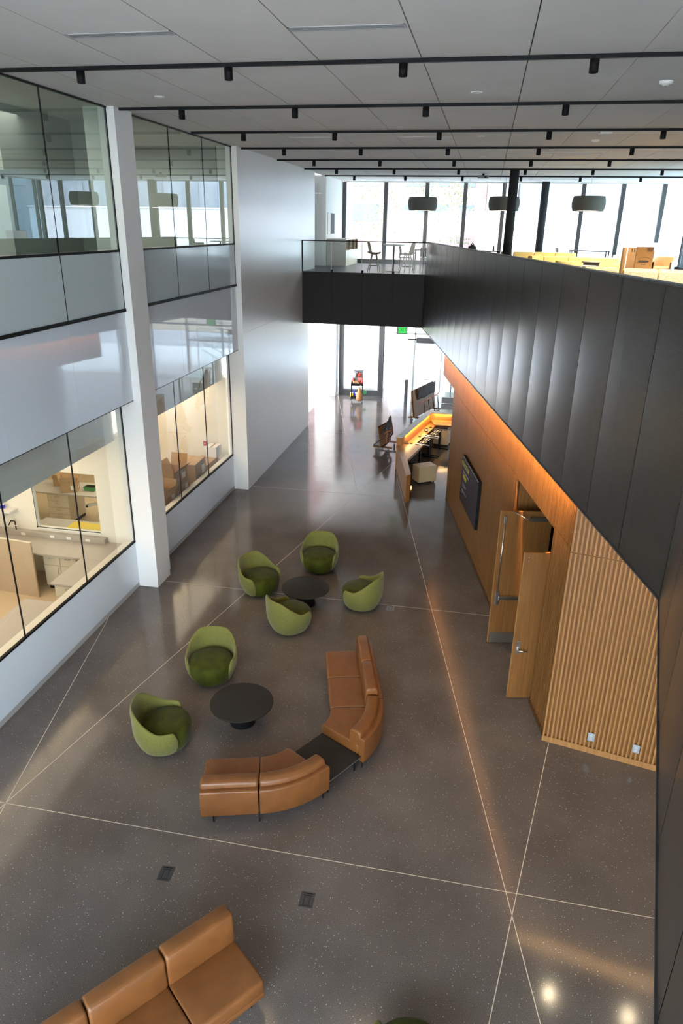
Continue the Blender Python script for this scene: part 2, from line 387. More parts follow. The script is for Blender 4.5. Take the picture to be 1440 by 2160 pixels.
glazing('window_3', 'clear upper glazing nearer the camera above the frosted band', XS, -6, PY0, ZG, ZC - .01, [-1.2, .7, 2.75, 4.75, 6.74, 8.69, 10.63], 'green')
glazing('window_4', 'clear upper glazing beyond the pier above the frosted band', XS, PY1, LWY, ZG, ZC - .01, [15.11, 16.95], 'green')
for a, lb, ends in (('window_5', 'frosted lower band of the nearer upper glazing', [-6, -1.2, .7, 2.75, 4.75, 6.74, 8.69, 10.63, PY0]), ('window_6', 'frosted lower band of the farther upper glazing', [PY1, 15.11, 16.95, LWY])):
    g = thing(a, lb, 'window', (XS, 0, Z2)); g['kind'] = 'structure'
    for p, q in zip(ends, ends[1:]): Bx('frosted_pane', 'frost', -.008, .008, p + .006, q - .006, .02, ZG - Z2, g)
    Bx('sill_rail', 'black', -.03, .035, ends[0], ends[-1], -.035, .02, g)
    for q in ends[1:-1]: Bx('mullion', 'black', -.012, .012, q - .008, q + .008, 0, ZG - Z2, g)
    Bx('jamb', 'black', -.02, .016, ends[-1] - .012, ends[-1] + .01, 0, ZG - Z2, g)
# pier and long wall
p = MB().box(-7.0, XP, PY0, PY1, .14, ZC); p.box(-7.0, XP - .012, PY0 + .012, PY1 - .012, 0, .14)
struct(p.build('wall_left', 'white', None, .004), 'white full-height square pier between the two glazed bays', 'pier')
lw = MB(); seams = [LWY, 21.1, 23.3, 25.5, 26.62]
for a, c in zip(seams, seams[1:]):
    for z0, z1 in ((.14, 4.6), (4.6, ZC)): lw.box(-6.8, XP, a + .0015, c - .0015, z0 + .0015, z1 - .0015)
lw.box(-6.8, XP - .004, 26.6, 27.66, Z2, ZC)
lw.box(-6.8, XP - .012, LWY + .01, 26.6, 0, .14)
struct(lw.build('wall_left', 'satin'), 'long plain white satin panel wall leading to the entrance', 'wall')
struct(Bx('wall_left', 'white', -6.95, -6.8, LWY, 26.6, 0, ZC), 'inner face of the long white wall')
# upper alcove and far stretch
struct(MB().box(-7.05, -6.95, 27.66, 29.6, Z2, ZC).box(-7.05, -6.605, 29.6, 29.7, Z2, 8.58).box(-7.05, -6.605, 29.6, 29.7, 8.59, ZC).build('wall_left', 'white'), 'grey recessed alcove walls on the upper level beyond the long wall', 'alcove')
struct(MB().box(-6.6, XP, 29.6, YW, Z2, ZC).build('wall_left', 'white'), 'white upper wall stretch beside the far windows')
t = thing('wall_display', 'slim black wall screen on the white upper wall by the far windows', 'screen', (XP, 30.5, 7.5))
Bx('panel', 'offw', 0, .03, -.62, .62, -.42, .40, t, .005); Bx('screen', 'black', .03, .045, -.1, .6, -.40, .38, t, .003)

# ------------------------------------------------------------------ labs behind the lower glazing
struct(Bx('floor', 'labfloor', -13, XG - .2, 2, 19.3, -.1, .0), 'tan vinyl lab floor', 'floor')
struct(Bx('ceiling', 'labwall', -13, XG - .25, 2, 19.3, 3.32, 3.42), 'white lab ceiling', 'ceiling')
lwn = MB().box(-13, -12.9, 2, 19.3, 0, 3.32); lwn.box(-13, -7.05, 19.05, 19.2, 0, 3.32); lwn.box(-13, -7.05, 1.9, 2, 0, 3.32)
struct(lwn.build('wall_back', 'labwall'), 'warm white outer walls of the labs')
pw = MB().box(-12.9, -9.28, 12.75, 12.87, 0, 3.32); pw.box(-7.74, XG - .22, 12.75, 12.87, 0, 3.32); pw.box(-9.28, -7.74, 12.75, 12.87, 0, 1.1); pw.box(-9.28, -7.74, 12.75, 12.87, 2.45, 3.32)
struct(pw.build('wall_back', 'labwall'), 'warm white partition with an interior window between the labs')
g = thing('window_7', 'interior window between the two labs with white frame', 'window', (-8.51, 12.8, 1.1)); g['kind'] = 'structure'
Bx('glass_pane', 'clear', -.75, .75, -.006, .006, .02, 1.33, g)
f = MB().box(-.77, .77, -.07, .05, -.03, .015); f.box(-.77, -.745, -.07, .05, 0, 1.35); f.build('frame', 'offw', g)
f = MB().box(-.77, .77, -.075, -.07, .015, .03); f.box(-.745, -.735, -.075, -.07, 0, 1.35); f.build('bead', 'black', g)
def cabinet(name, label, x0, x1, y0, y1, face, nd, doors=True, h=.86):
    """floor cabinet, front towards -y (face 0) or +x (face 1)"""
    t = thing(name, label, 'cabinet', ((x0 + x1) / 2, (y0 + y1) / 2, 0), 0 if face == 0 else PI / 2, 'cream lab base cabinets')
    w, d = ((x1 - x0), (y1 - y0)) if face == 0 else ((y1 - y0), (x1 - x0))
    Bx('body', 'cream', -w / 2, w / 2, -d / 2 + .02, d / 2, .1, h, t); Bx('plinth', 'black', -w / 2 + .02, w / 2 - .02, -d / 2 + .07, d / 2, 0, .1, t)
    hw = w / 2
    dw = w if not doors else w / 2
    zs = [.12 + (h - .14) * k / nd for k in range(nd + 1)]
    for k in range(nd):
        dr = Bx('drawer', 'cream', hw - dw + .006, hw - .006, -d / 2, -d / 2 + .02, zs[k] + .004, zs[k + 1] - .004, t, .003)
        zc = zs[k + 1] - .06
        MB().path([(hw - dw / 2 - .06, -d / 2, zc), (hw - dw / 2 - .05, -d / 2 - .03, zc), (hw - dw / 2 + .05, -d / 2 - .03, zc), (hw - dw / 2 + .06, -d / 2, zc)], .006, 6).build('handle', 'steel', dr)
    if doors:
        top = Bx('drawer', 'cream', -hw + .006, -.006, -d / 2, -d / 2 + .02, zs[-2] + .004, h - .024, t, .003)
        MB().tube((-hw / 2 - .05, -d / 2 - .025, h - .09), (-hw / 2 + .05, -d / 2 - .025, h - .09), .006, 6).build('handle', 'steel', top)
        dr = Bx('cabinet_door', 'cream', -hw + .006, -.006, -d / 2, -d / 2 + .02, .124, zs[-2] - .004, t, .003)
        MB().path([(-.05, -d / 2, .56), (-.05, -d / 2 - .03, .54), (-.05, -d / 2 - .03, .42), (-.05, -d / 2, .40)], .006, 6).build('handle', 'steel', dr)
    return t
# worktops
struct_ = tag(Bx('lab_worktop', 'counter', -12.5, -7.1, 11.88, 12.74, .87, .91, None, .004), 'grey worktop along the partition in the nearer lab', 'worktop')
tag(Bx('lab_worktop', 'counter', -7.75, -7.1, 10.75, 11.875, .87, .91, None, .004), 'grey worktop along the window next to the cream cabinet', 'worktop')
tag(Bx('lab_worktop', 'counter', -8.0, -7.1, 5.0, 10.32, .74, .78, None, .004), 'lower grey bench top along the window near the camera', 'worktop')
t = thing('bench_support', 'cream support panels under the low bench by the nearer window', 'bench support', (-7.55, 7, 0)); Bx('panel', 'cream', -.4, .4, 3.2, 3.25, 0, .74, t); Bx('panel', 'cream', -.4, .4, -1.5, -1.45, 0, .74, t)
cabinet('base_cabinet', 'cream lab cabinet with drawers and a door in the nearer lab, under the partition worktop', -8.72, -7.95, 12.0, 12.70, 0, 3)
cabinet('base_cabinet', 'short cream cabinet at the free end of the window worktop', -7.70, -7.12, 10.8, 11.4, 0, 3, False)
t = thing('power_raceway', 'grey metal power raceway with outlets on the partition worktop', 'raceway', (-9.2, 12.68, .91)); Bx('channel', 'counter', -1.9, 1.6, -.07, .06, 0, .12, t, .005)
for k, x in enumerate((-.35, .35, .75, 1.2, -1.1)): Bx('outlet', 'offw', x - .05, x + .05, -.075, -.07, .03, .09, t)
t = thing('table_panel', 'large tan tabletop panel standing on edge in the nearer lab', 'panel', (-9.35, 11.72, 0), -.1); Bx('board', 'tanb', -.72, .66, -.02, .02, 0, 1.26, t, .003); Bx('edge_band', 'cream', -.72, .66, -.021, .021, 1.262, 1.275, t)
t = thing('wall_shelf', 'short white wall shelf left of the interior window', 'shelf', (-10.1, 12.6, 1.5)); Bx('board', 'offw', -.5, .42, -.15, .15, 0, .03, t); Bx('bracket', 'offw', -.3, -.28, -.12, .15, -.12, 0, t); Bx('bracket', 'offw', .2, .22, -.12, .15, -.12, 0, t)
t = thing('storage_tub', 'small white and blue tub on the wall shelf', 'tub', (-9.95, 12.6, 1.53)); MB().lathe([(0, 0), (.06, 0), (.065, .16), (0, .16)], 16).build('tub', 'offw', t); MB().lathe([(.066, .03), (.067, .11)], 16).build('label_band', 'blue', t)
t = thing('lab_faucet', 'black and white lab tap left of the interior window', 'tap', (-9.75, 12.66, 1.03)); MB().path([(0, 0, -.12), (0, 0, .2), (0, -.12, .26), (0, -.22, .2)], .012).build('spout', 'black', t); MB().tube((-.06, 0, .1), (.06, 0, .1), .014).build('handle', 'offw', t)
# farther lab, seen through the interior window
tag(Bx('lab_worktop', 'counter', -12.4, -9.25, 15.2, 16.1, .87, .91, None, .004), 'grey worktop holding a cardboard box beyond the interior window', 'worktop')
tag(Bx('lab_worktop', 'counter', -9.7, -7.15, 12.9, 13.7, .87, .91, None, .004), 'grey worktop just behind the interior window', 'worktop')
cabinet('base_cabinet', 'cream drawer cabinet seen through the interior window', -10.69, -10.08, 15.26, 16.0, 0, 4, False)
tag(Bx('yellow_mat', 'ypl', -8.9, -8.0, 13.2, 13.6, .911, .918), 'flat yellow sheet on the worktop behind the interior window', 'sheet')
def carton(name, label, loc, rz, w, d, h, opened=True, lab=True, m='card', group=None):
    t = thing(name, label, 'box', loc, rz, group)
    th = .006
    b = MB().box(-w / 2, w / 2, -d / 2, -d / 2 + th, 0, h).box(-w / 2, w / 2, d / 2 - th, d / 2, 0, h).box(-w / 2, -w / 2 + th, -d / 2, d / 2, 0, h).box(w / 2 - th, w / 2, -d / 2, d / 2, 0, h).box(-w / 2, w / 2, -d / 2, d / 2, 0, th)
    if not opened: b.box(-w / 2, w / 2, -d / 2, d / 2, h - th, h)
    b.build('body', m, t)
    if opened:
        for sgn, (ax, L) in ((1, ('x', w)), (-1, ('x', w)), (1, ('y', d)), (-1, ('y', d))):
            fl = MB(); a = random.uniform(.15, .9); k = .45 * (d if ax == 'x' else w)
            o_, u_ = math.sin(a) * k * sgn, math.cos(a) * k
            e = (d if ax == 'x' else w) / 2 * sgn
            if ax == 'x': P = [(-w / 2, e, h), (w / 2, e, h), (w / 2, e + o_, h + u_), (-w / 2, e + o_, h + u_)]; off = (0, th * sgn, 0)
            else: P = [(e, -d / 2, h), (e, d / 2, h), (e + o_, d / 2, h + u_), (e + o_, -d / 2, h + u_)]; off = (th * sgn, 0, 0)
            Q = [tuple(a_ + b_ for a_, b_ in zip(p_, off)) for p_ in P]
            fl.add(P + Q, [(0, 1, 2, 3), (4, 7, 6, 5), (0, 4, 5, 1), (1, 5, 6, 2), (2, 6, 7, 3), (3, 7, 4, 0)]); fl.build('flap', m, t)
    else: Bx('tape', 'kraft', -w / 2, w / 2, -.025, .025, h, h + .001, t)
    if lab:
        Bx('shipping_label', 'paper', w / 2, w / 2 + .002, -d * .25, d * .05, h * .3, h * .75, t)
        Bx('shipping_label', 'paper', w * .1, w * .35, -d / 2 - .002, -d / 2, h * .25, h * .7, t)
    return t
carton('cardboard_box', 'open cardboard box with white labels on the worktop beyond the interior window', (-10.12, 15.48, .91), .4, .42, .36, .26)
carton('cardboard_box', 'dark open box behind the labelled box beyond the interior window', (-10.55, 15.85, .91), .2, .4, .3, .2, True, False)
t = thing('green_tray', 'small green tray beside the box beyond the interior window', 'tray', (-9.62, 15.62, .91)); Bx('tray', 'greenp', -.15, .15, -.1, .1, 0, .1, t, .01); Bx('rim', 'greenp', -.16, .16, -.11, .11, .09, .1, t)
t = thing('pipe_valve', 'white pipe with a black valve under the far worktop beyond the interior window', 'pipe', (-9.6, 15.35, .55)); MB().tube((-.1, 0, 0), (.25, 0, .1), .04).build('pipe', 'offw', t); MB().tube((0, -.06, .02), (0, .06, .04), .03).build('valve', 'black', t)
# boxes on the window bench of the farther lab
tag(Bx('lab_worktop', 'counter', -8.3, -7.1, 13.72, 18.95, .87, .91, None, .004), 'grey bench along the farther lab window carrying cardboard boxes', 'worktop')
GB = 'cardboard boxes on the farther lab bench'
carton('cardboard_box', 'low open cardboard box nearest the pier', (-7.42, 15.25, .91), 1.45, .55, .40, .28, True, True, 'card', GB)
carton('cardboard_box', 'lower labelled carton under the open one, second from the pier', (-7.45, 16.05, .91), 1.55, .75, .48, .26, False, True, 'card', GB)
carton('cardboard_box', 'tall open carton stacked on the labelled carton', (-7.5, 16.05, 1.171), 1.5, .72, .46, .34, True, True, 'card', GB)
carton('cardboard_box', 'large closed carton with bright tape in the middle of the bench', (-7.47, 17.1, .91), 1.6, .80, .62, .52, False, True, 'card', GB)
carton('cardboard_box', 'low pale carton tucked behind the pier corner', (-7.95, 15.4, .91), 1.4, .5, .4, .3, False, False, 'card', GB)
carton('cardboard_box', 'flat low carton beneath the white carton at the far end', (-7.45, 18.1, .91), 1.57, .85, .5, .2, False, False, 'card', GB)
carton('white_carton', 'white printed carton at the far end of the bench', (-7.36, 18.6, 1.112), 1.57, .42, .34, .3, False, False, 'offw', GB)
t = thing('red_tag', 'small red box on the cream wall behind the white carton', 'call box', (-7.78, 19.045, 1.32)); Bx('plate', 'red', -.05, .05, -.03, 0, -.07, .07, t, .004); Bx('button', 'offw', -.015, .015, -.035, -.03, -.015, .015, t)
# lab lamps
for k, (x, y0, y1, lb) in enumerate(((-8.35, 6, 12.3, 'warm strip lamp under the nearer lab ceiling'), (-8.4, 14.2, 18.8, 'warm strip lamp under the farther lab ceiling'))):
    t = thing('strip_lamp', lb, 'lamp', (x, (y0 + y1) / 2, 3.315)); l = (y1 - y0) / 2
    Bx('housing', 'offw', -.06, .06, -l, l, -.04, 0, t); Bx('diffuser', 'lablamp', -.045, .045, -l + .02, l - .02, -.045, -.04, t)

# ------------------------------------------------------------------ rooms behind the upper glazing
struct(Bx('floor', 'counter', -13, XS - .05, -6, 27.6, Z2 - .25, Z2 - .02), 'upper room floor behind the left glazing', 'floor')
struct(Bx('ceiling', 'ceil', -13, XS - .06, -6, 27.6, ZC, ZC + .1), 'upper room ceiling behind the left glazing', 'ceiling')
w = MB().box(-13, -12.9, -6, 27.6, Z2, ZC); w.box(-12.9, -7, 18.95, 19.1, Z2, ZC); w.box(-12.9, XS - .05, -6.1, -6, Z2, ZC); w.box(-12.9, -7.0, 14.2, 14.35, Z2, ZC); w.box(-8.6, -8.2, 11.9, 14.2, Z2, ZC)
struct(w.build('wall_back', 'bulk'), 'grey inner walls of the upper rooms behind the glazing')
t = thing('service_column', 'pale square column inside the upper room at the left edge', 'column', (-8.6, 9.6, Z2)); Bx('shaft', 'offw', -.12, .12, -.12, .12, 0, ZC - Z2, t); Bx('base', 'lgrey', -.14, .14, -.14, .14, 0, .08, t)
for k, (x, y) in enumerate(((-8.3, 11.0), (-8.3, 11.25))):
    t = thing('orange_hose', 'coiled orange hose hanging in the upper room, %s of two' % ('nearer' if k == 0 else 'farther'), 'hose', (x, y, 7.6), 0, 'orange hoses in the upper room')
    MB().tube((0, 0, .3), (0, 0, 1.35), .018).build('hose', 'pipe', t)
    pts = [(.03 * math.cos(a * .9), .03 * math.sin(a * .9), .3 - .009 * a) for a in range(36)]
    MB().path(pts, .012, 6).build('coil', 'pipe', t); MB().tube((0, 0, 1.35), (0, 0, 1.38), .05).build('ceiling_cup', 'offw', t); MB().tube((0, 0, 1.38), (0, 0, ZC - 7.6), .012).build('hanger', 'offw', t)
t = thing('ceiling_duct', 'pale horizontal service bar crossing the upper room', 'duct', (-8.0, 9.0, 7.95)); Bx('duct', 'ductg', -.12, .12, -3, 3.0, 0, .22, t, .01); Bx('hanger', 'black', -.01, .01, -1.5, -1.48, .22, 1.27, t); Bx('hanger', 'black', -.01, .01, 1.5, 1.52, .22, 1.27, t)
for k in range(5): MB().lathe([(0, 0), (.03, 0), (.03, .05), (0, .05)], 12, (.13, -2.4 + k * 1.2, .08)).build('socket', 'grey', t)
t = thing('lab_island', 'grey lab island behind the nearer upper glazing', 'lab island', (-8.7, 10.4, Z2 - .02)); Bx('body', 'lgrey', -1.2, .9, -1.2, 1.2, 0, .9, t); Bx('top', 'dark', -1.25, .95, -1.25, 1.25, .9, .94, t); Bx('shelf', 'taupe', -1.0, .3, -.2, .2, 1.3, 1.34, t); Bx('shelf_post', 'black', -.95, -.92, -.02, .02, .94, 1.34, t); Bx('shelf_post', 'black', .22, .25, -.02, .02, .94, 1.34, t)

# ------------------------------------------------------------------ metal balcony band
def panels(p0, p1, name, label, m='perf', L=1.063, z0=ZB, z1=ZG, bulge=.009):
    """pillowed metal panels between two plan points, each 1.06 m wide"""
    a = Vector((p0[0], p0[1], 0)); b = Vector((p1[0], p1[1], 0)); d = (b - a); D = d.length; d.normalize()
    n = Vector((-d.y, d.x, 0))
    if n.x > 0: n = -n
    me_v = []; me_f = []; uvs = []
    k = 0.; idx = 0
    while k < D - .02:
        e = min(k + L, D)
        seg = 8; rows = 8
        base = len(me_v)
        ph = random.uniform(-.4, .4)
        for i in range(seg + 1):
            u = i / seg; s_ = k + .006 + (e - k - .012) * u
            for r in range(rows + 1):
                vv = r / rows
                bl = bulge * (math.sin(PI * u) ** .8) * (.35 + .65 * math.sin(PI * min(1, vv * 1.0)) ** .7) + .004 * math.sin(5 * vv + ph) * math.sin(PI * u)
                p = a + d * s_ + n * bl
                me_v.append((p.x, p.y, z0 + (z1 - z0) * vv)); uvs.append((s_, z0 + (z1 - z0) * vv))
        for i in range(seg):
            for r in range(rows):
                q = base + i * (rows + 1) + r; me_f.append((q, q + rows + 1, q + rows + 2, q + 1))
        k = e
    me = bpy.data.meshes.new(name); me.from_pydata(me_v, [], me_f)
    uvl = me.uv_layers.new(name='UVMap')
    for li, lp in enumerate(me.loops): uvl.data[li].uv = uvs[lp.vertex_index]
    for p in me.polygons: p.use_smooth = True
    me.materials.append(M[m]); o = bpy.data.objects.new(name, me); COL.objects.link(o)
    return struct(o, label, 'parapet')
K = (1.926, 6.453); NEAR = (K[0] + .2106 * (-3 - K[1]), -3)
panels(K, (xb(YB), YB), 'wall_right', 'long dark perforated metal balcony band running to the bridge')
panels(K, NEAR, 'wall_right', 'dark perforated metal balcony band close to the camera at right')
def strip(p0, p1, off0, off1, z0, z1, name, m, label, cat='trim'):
    a = Vector((p0[0], p0[1], 0)); b = Vector((p1[0], p1[1], 0)); d = (b - a).normalized(); n = Vector((d.y, -d.x, 0))
    if n.x < 0: n = -n
    q = [a + n * off0, b + n * off0, b + n * off1, a + n * off1]
    return struct(MB().prism([(v.x, v.y) for v in q], z0, z1).build(name, m), label, cat)
for p1, w_ in (((xb(YB), YB), 'far'), (NEAR, 'near')):
    strip(K, p1, .012, .06, ZB + .01, ZG - .01, 'wall_right', 'black', 'dark backing of the %s balcony band' % w_, 'parapet')
    strip(K, p1, -.015, .10, ZG, ZG + .018, 'trim_3', 'dark', 'flat grey metal cap on the %s balcony band' % w_)
    strip(K, p1, -.012, .10, ZB - .02, ZB, 'trim_4', 'dark', 'folded bottom edge of the %s balcony band' % w_)
# second floor slab
slab = MB().prism([(-6.42, YB + .05), (xb(YB) + .02, YB + .05), (K[0] + .07, K[1]), (NEAR[0] + .07, -3), (NEAR[0] + .07, -6), (8.6, -6), (8.6, YW + .1), (-6.42, YW + .1)], 4.34, Z2)
slab.box(-7.0, -6.42, 27.6, 29.7, 5.6, Z2)
struct(slab.build('floor', 'floor2'), 'polished dark upper floor of the lounge and bridge', 'floor')
sof = MB().prism([(xb(YB), YB + .1), (xw(22) + .02, 22), (xw(22) + 3, 22), (8.6, YW), (-6.42, YW), (-6.42, YB + .1)], 4.16, 4.33)
struct(sof.build('ceiling', 'white'), 'white soffit over the entrance under the bridge', 'ceiling')
# bridge front
br = MB()
for k in range(4):
    x0 = XP + (xb(YB) - XP) * k / 4; x1 = XP + (xb(YB) - XP) * (k + 1) / 4
    br.box(x0 + .008, x1 - .008, YB - .02, YB, ZB, Z2 - .03)
struct(br.build('wall_back', 'mesh2'), 'dark metal fascia panels on the bridge front', 'fascia')
struct(Bx('wall_back', 'black', XP, xb(YB), YB + .002, YB + .06, ZB - .02, Z2 - .02), 'black backing of the bridge fascia', 'fascia')
g = thing('glass_balustrade', 'clear glass balustrade on the bridge with dark top rail', 'balustrade', (XP, YB + .02, Z2))
W4 = (xb(YB) - XP) / 4
for k in range(4):
    Bx('glass_panel', 'rail', k * W4 + .03, (k + 1) * W4 - .03, -.01, .01, .0, ZG - Z2 - .03, g)
    Bx('glass_edge', 'offw', (k + 1) * W4 - .045, (k + 1) * W4 - .03, -.01, .01, .05, ZG - Z2 - .04, g) if k < 3 else None
    Bx('clamp', 'black', (k + 1) * W4 - .05, (k + 1) * W4 + .03, -.025, .025, -.02, .08, g) if k < 3 else None
Bx('top_rail', 'black', 0, 4 * W4, -.02, .02, ZG - Z2 - .03, ZG - Z2, g); Bx('end_post', 'black', .0, .03, -.02, .02, 0, ZG - Z2 - .03, g)

# ------------------------------------------------------------------ oak slat wall
def wpt(y, out=0., z=0.):
    p = Vector((xw(y), y, z)) + Nv * out; return (p.x, p.y, z)
OY0, OY1, OZ = 10.2, 12.38, 3.22
s = MB(); bk = MB()
pitch = .060; sw = .030; sd = .034
def slat(s, p, t, n, z0, z1, w=sw, d=sd):
    a = Vector((p[0], p[1], 0)); q = [a - t * w / 2, a + t * w / 2, a + t * w / 2 - n * d, a - t * w / 2 - n * d]
    s.prism([(v.x, v.y) for v in q], z0, z1)
y = 9.31
ZT = 4.33
while y < 21.45:
    segs = [(.10, 3.245), (3.255, ZT)]
    if OY0 - .02 < y < OY1 + .02: segs = [(OZ, ZT)] if True else segs
    elif y > 19.38: segs = [(3.285, ZT)]
    for a, b in segs: slat(s, (xw(y), y), Tv, Nv, a, b)
    y += pitch * .9792
o = s.build('wall_right', 'oak', None); struct(o, 'long oak slat wall under the balcony with the open doors in it')
def wallbox(mb, y0, y1, o0, o1, z0, z1):
    q = [wpt(y0, o0), wpt(y1, o0), wpt(y1, o1), wpt(y0, o1)]; mb.prism([(v[0], v[1]) for v in q], z0, z1)
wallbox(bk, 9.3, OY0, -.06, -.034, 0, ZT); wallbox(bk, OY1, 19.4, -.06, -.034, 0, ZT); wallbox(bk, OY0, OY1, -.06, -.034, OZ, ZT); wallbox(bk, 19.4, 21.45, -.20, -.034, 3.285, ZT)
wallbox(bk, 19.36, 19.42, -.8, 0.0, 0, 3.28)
struct(bk.build('wall_right', 'oakd'), 'oak backing of the long wall, darkened for the shade between slats')
b = MB(); wallbox(b, 9.27, OY0, -.034, .004, 0, .10); wallbox(b, OY1, 19.42, -.034, .004, 0, .10)
struct(b.build('baseboard_right', 'oakd'), 'low oak baseboard along the long slat wall', 'baseboard')
F0 = Vector((1.495, 9.265, 0)); Fd = Vector((.978, -.21, 0)).normalized(); Fn = Vector((-.21, -.978, 0)).normalized()
s = MB(); k = .02
while k < 2.9:
    p = F0 + Fd * k
    for a, c in ((.10, 3.245), (3.255, ZT)): slat(s, p, Fd, Fn, a, c, .026, .036)
    k += .0605
struct(s.build('wall_right', 'oaks'), 'short oak slat end wall facing the camera at lower right')
q = [F0 - Fn * .036, F0 + Fd * 3 - Fn * .036, F0 + Fd * 3 - Fn * .07, F0 - Fn * .07]
struct(MB().prism([(v.x, v.y) for v in q], 0, ZT).build('wall_right', 'oak'), 'darker oak backing of the short slat end wall')
q = [F0 + Fn * .008, F0 + Fd * 3 + Fn * .008, F0 + Fd * 3 - Fn * .036, F0 - Fn * .036]
struct(MB().prism([(v.x, v.y) for v in q], 0, .10).build('baseboard_right', 'oaks', None), 'pale oak baseboard under the short slat end wall', 'baseboard')
for k, (x, y_) in enumerate(((2.18, 9.11), (2.80, 8.98))):
    dd = (Vector((x, y_, 0)) - F0).dot(Fd); p = F0 + Fd * dd + Fn * .004
    t = thing('wall_outlet', 'grey steel outlet plate low on the slat end wall, %s' % ('nearer the doors' if k == 0 else 'nearer the dark balcony'), 'outlet', (p.x, p.y, .30), math.atan2(Fd.y, Fd.x), 'outlets on the slat end wall')
    Bx('cover_plate', 'plate', -.05, .05, -.008, .004, -.07, .07, t, .003); Bx('socket', 'lgrey', -.02, .02, -.010, -.008, .008, .045, t); Bx('socket', 'lgrey', -.02, .02, -.010, -.008, -.045, -.008, t)
# recess, doors
r = MB()
wallbox(r, OY1, OY1 + .05, -.75, 0.0, 0, OZ); wallbox(r, OY0 - .05, OY0, -.75, -.04, 0, OZ); wallbox(r, OY0, OY1, -.75, -.02, OZ, OZ + .05)
wallbox(r, OY0, OY1, -.68, -.62, 2.80, OZ)
struct(r.build('door_frame', 'oak'), 'oak lined recess and transom panel around the double doors', 'door frame')
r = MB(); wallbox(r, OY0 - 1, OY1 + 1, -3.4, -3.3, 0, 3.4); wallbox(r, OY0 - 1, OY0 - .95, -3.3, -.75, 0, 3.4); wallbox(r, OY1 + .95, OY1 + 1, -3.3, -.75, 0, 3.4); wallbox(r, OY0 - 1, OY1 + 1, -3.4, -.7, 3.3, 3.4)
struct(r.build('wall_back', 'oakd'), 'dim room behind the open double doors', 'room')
def leaf(name, label, free, rz, push):
    # local: x from free edge (0) into the recess, -y face towards the camera
    t = thing(name, label, 'door', (free[0], free[1], 0), rz); t['kind'] = 'structure'
    Bx('leaf', 'oak', 0, .93, 0, .048, .012, 2.74, t, .003)
    if push:
        Bx('kick_plate', 'kick', .02, .91, -.003, 0, .02, .24, t)
        pb = Bx('push_bar', 'steel', .10, .85, -.075, -.03, .98, 1.05, t, .006)
        Bx('bar_head', 'steel', .04, .11, -.06, 0, .86, 1.14, pb, .006)
        MB().tube((.075, -.03, 1.12), (.075, -.03, 2.52), .009).build('rod', 'steel', t)
        Bx('latch', 'steel', .05, .10, -.05, 0, 2.52, 2.66, t, .006)
        cl = Bx('closer', 'kick', .52, .84, -.06, 0, 2.56, 2.64, t, .006)
        MB().path([(.60, -.05, 2.66), (.42, -.22, 2.68), (.22, -.06, 2.75)], .012, 6).build('closer_arm', 'steel', cl)
    else:
        pl = Bx('lever_plate', 'steel', .05, .11, -.010, 0, .90, 1.14, t, .004)
        MB().path([(.08, -.01, .98), (.08, -.06, .98), (.22, -.065, .975)], .010, 8).build('lever', 'steel', pl)
        for z in (2.60, 2.66): MB().tube((.07, -.006, z), (.07, .0, z), .008).build('bolt', 'steel', t)
    e = Bx('edge_strip', 'oakh', -.004, 0, .004, .044, .02, 2.735, t)
    return t
rzd = math.atan2(.2028, .9792)
leaf('door_1', 'open oak door leaf with push bar and steel kick plate, farther of the pair', (.655, 11.90), rzd, True)
leaf('door_2', 'open oak door leaf with lever handle, nearer of the pair', (.985, 10.22), rzd, False)
# wall display
t = thing('wall_display', 'dark purple information screen in a black frame on the oak wall', 'screen', (xw(16.05) + Nv.x * .02, 16.05 + Nv.y * .02, 1.58), math.atan2(Tv.y, Tv.x) + PI)
# local x runs from the far end to the near end, -y... out of the wall is +y after rotation below
def plate(name, m, a0, a1, z0, z1, o0, o1, par): return Bx(name, m, a0, a1, o0, o1, z0, z1, par)
sgn = -1
t.rotation_euler = (0, 0, math.atan2(-Tv.y, -Tv.x))       # local +x = towards the camera, local +y = into the wall
plate('frame', 'black', -1.02, 1.02, -.585, .585, -.055, .01, t)
plate('screen', 'screen', -1.0, .99, -.57, .565, -.060, -.055, t)
plate('pale_edge', 'paper', -1.0, .99, .567, .572, -.062, -.055, t)  # thin pale strip along the top of the screen
plate('headline_bar', 'ytext', -1.0, -.12, .36, .455, -.062, -.060, t)
x_ = -.98
for i in range(16):
    w_ = random.choice((.035, .05, .045)); plate('headline_letter', 'screen', x_, x_ + w_ * .7, .385, .43, -.063, -.062, t) if i % 5 else None; x_ += w_ + .004
def words(z, h, a0, a1, m, nm_):
    b = MB(); x_ = a0
    while x_ < a1:
        w_ = random.uniform(.02, .05); b.box(x_, min(a1, x_ + w_), -.062, -.060, z, z + h); x_ += w_ + .012
    b.build(nm_, m, t)
words(.215, .035, -.80, -.1, 'wtext', 'text_line'); words(.07, .10, -.78, -.36, 'ytext', 'text_line')
words(-.07, .022, -.78, -.28, 'wtext', 'text_line'); words(-.13, .022, -.80, -.42, 'wtext', 'text_line'); words(-.26, .022, -.80, -.22, 'wtext', 'text_line'); words(-.32, .022, -.84, -.66, 'wtext', 'text_line')

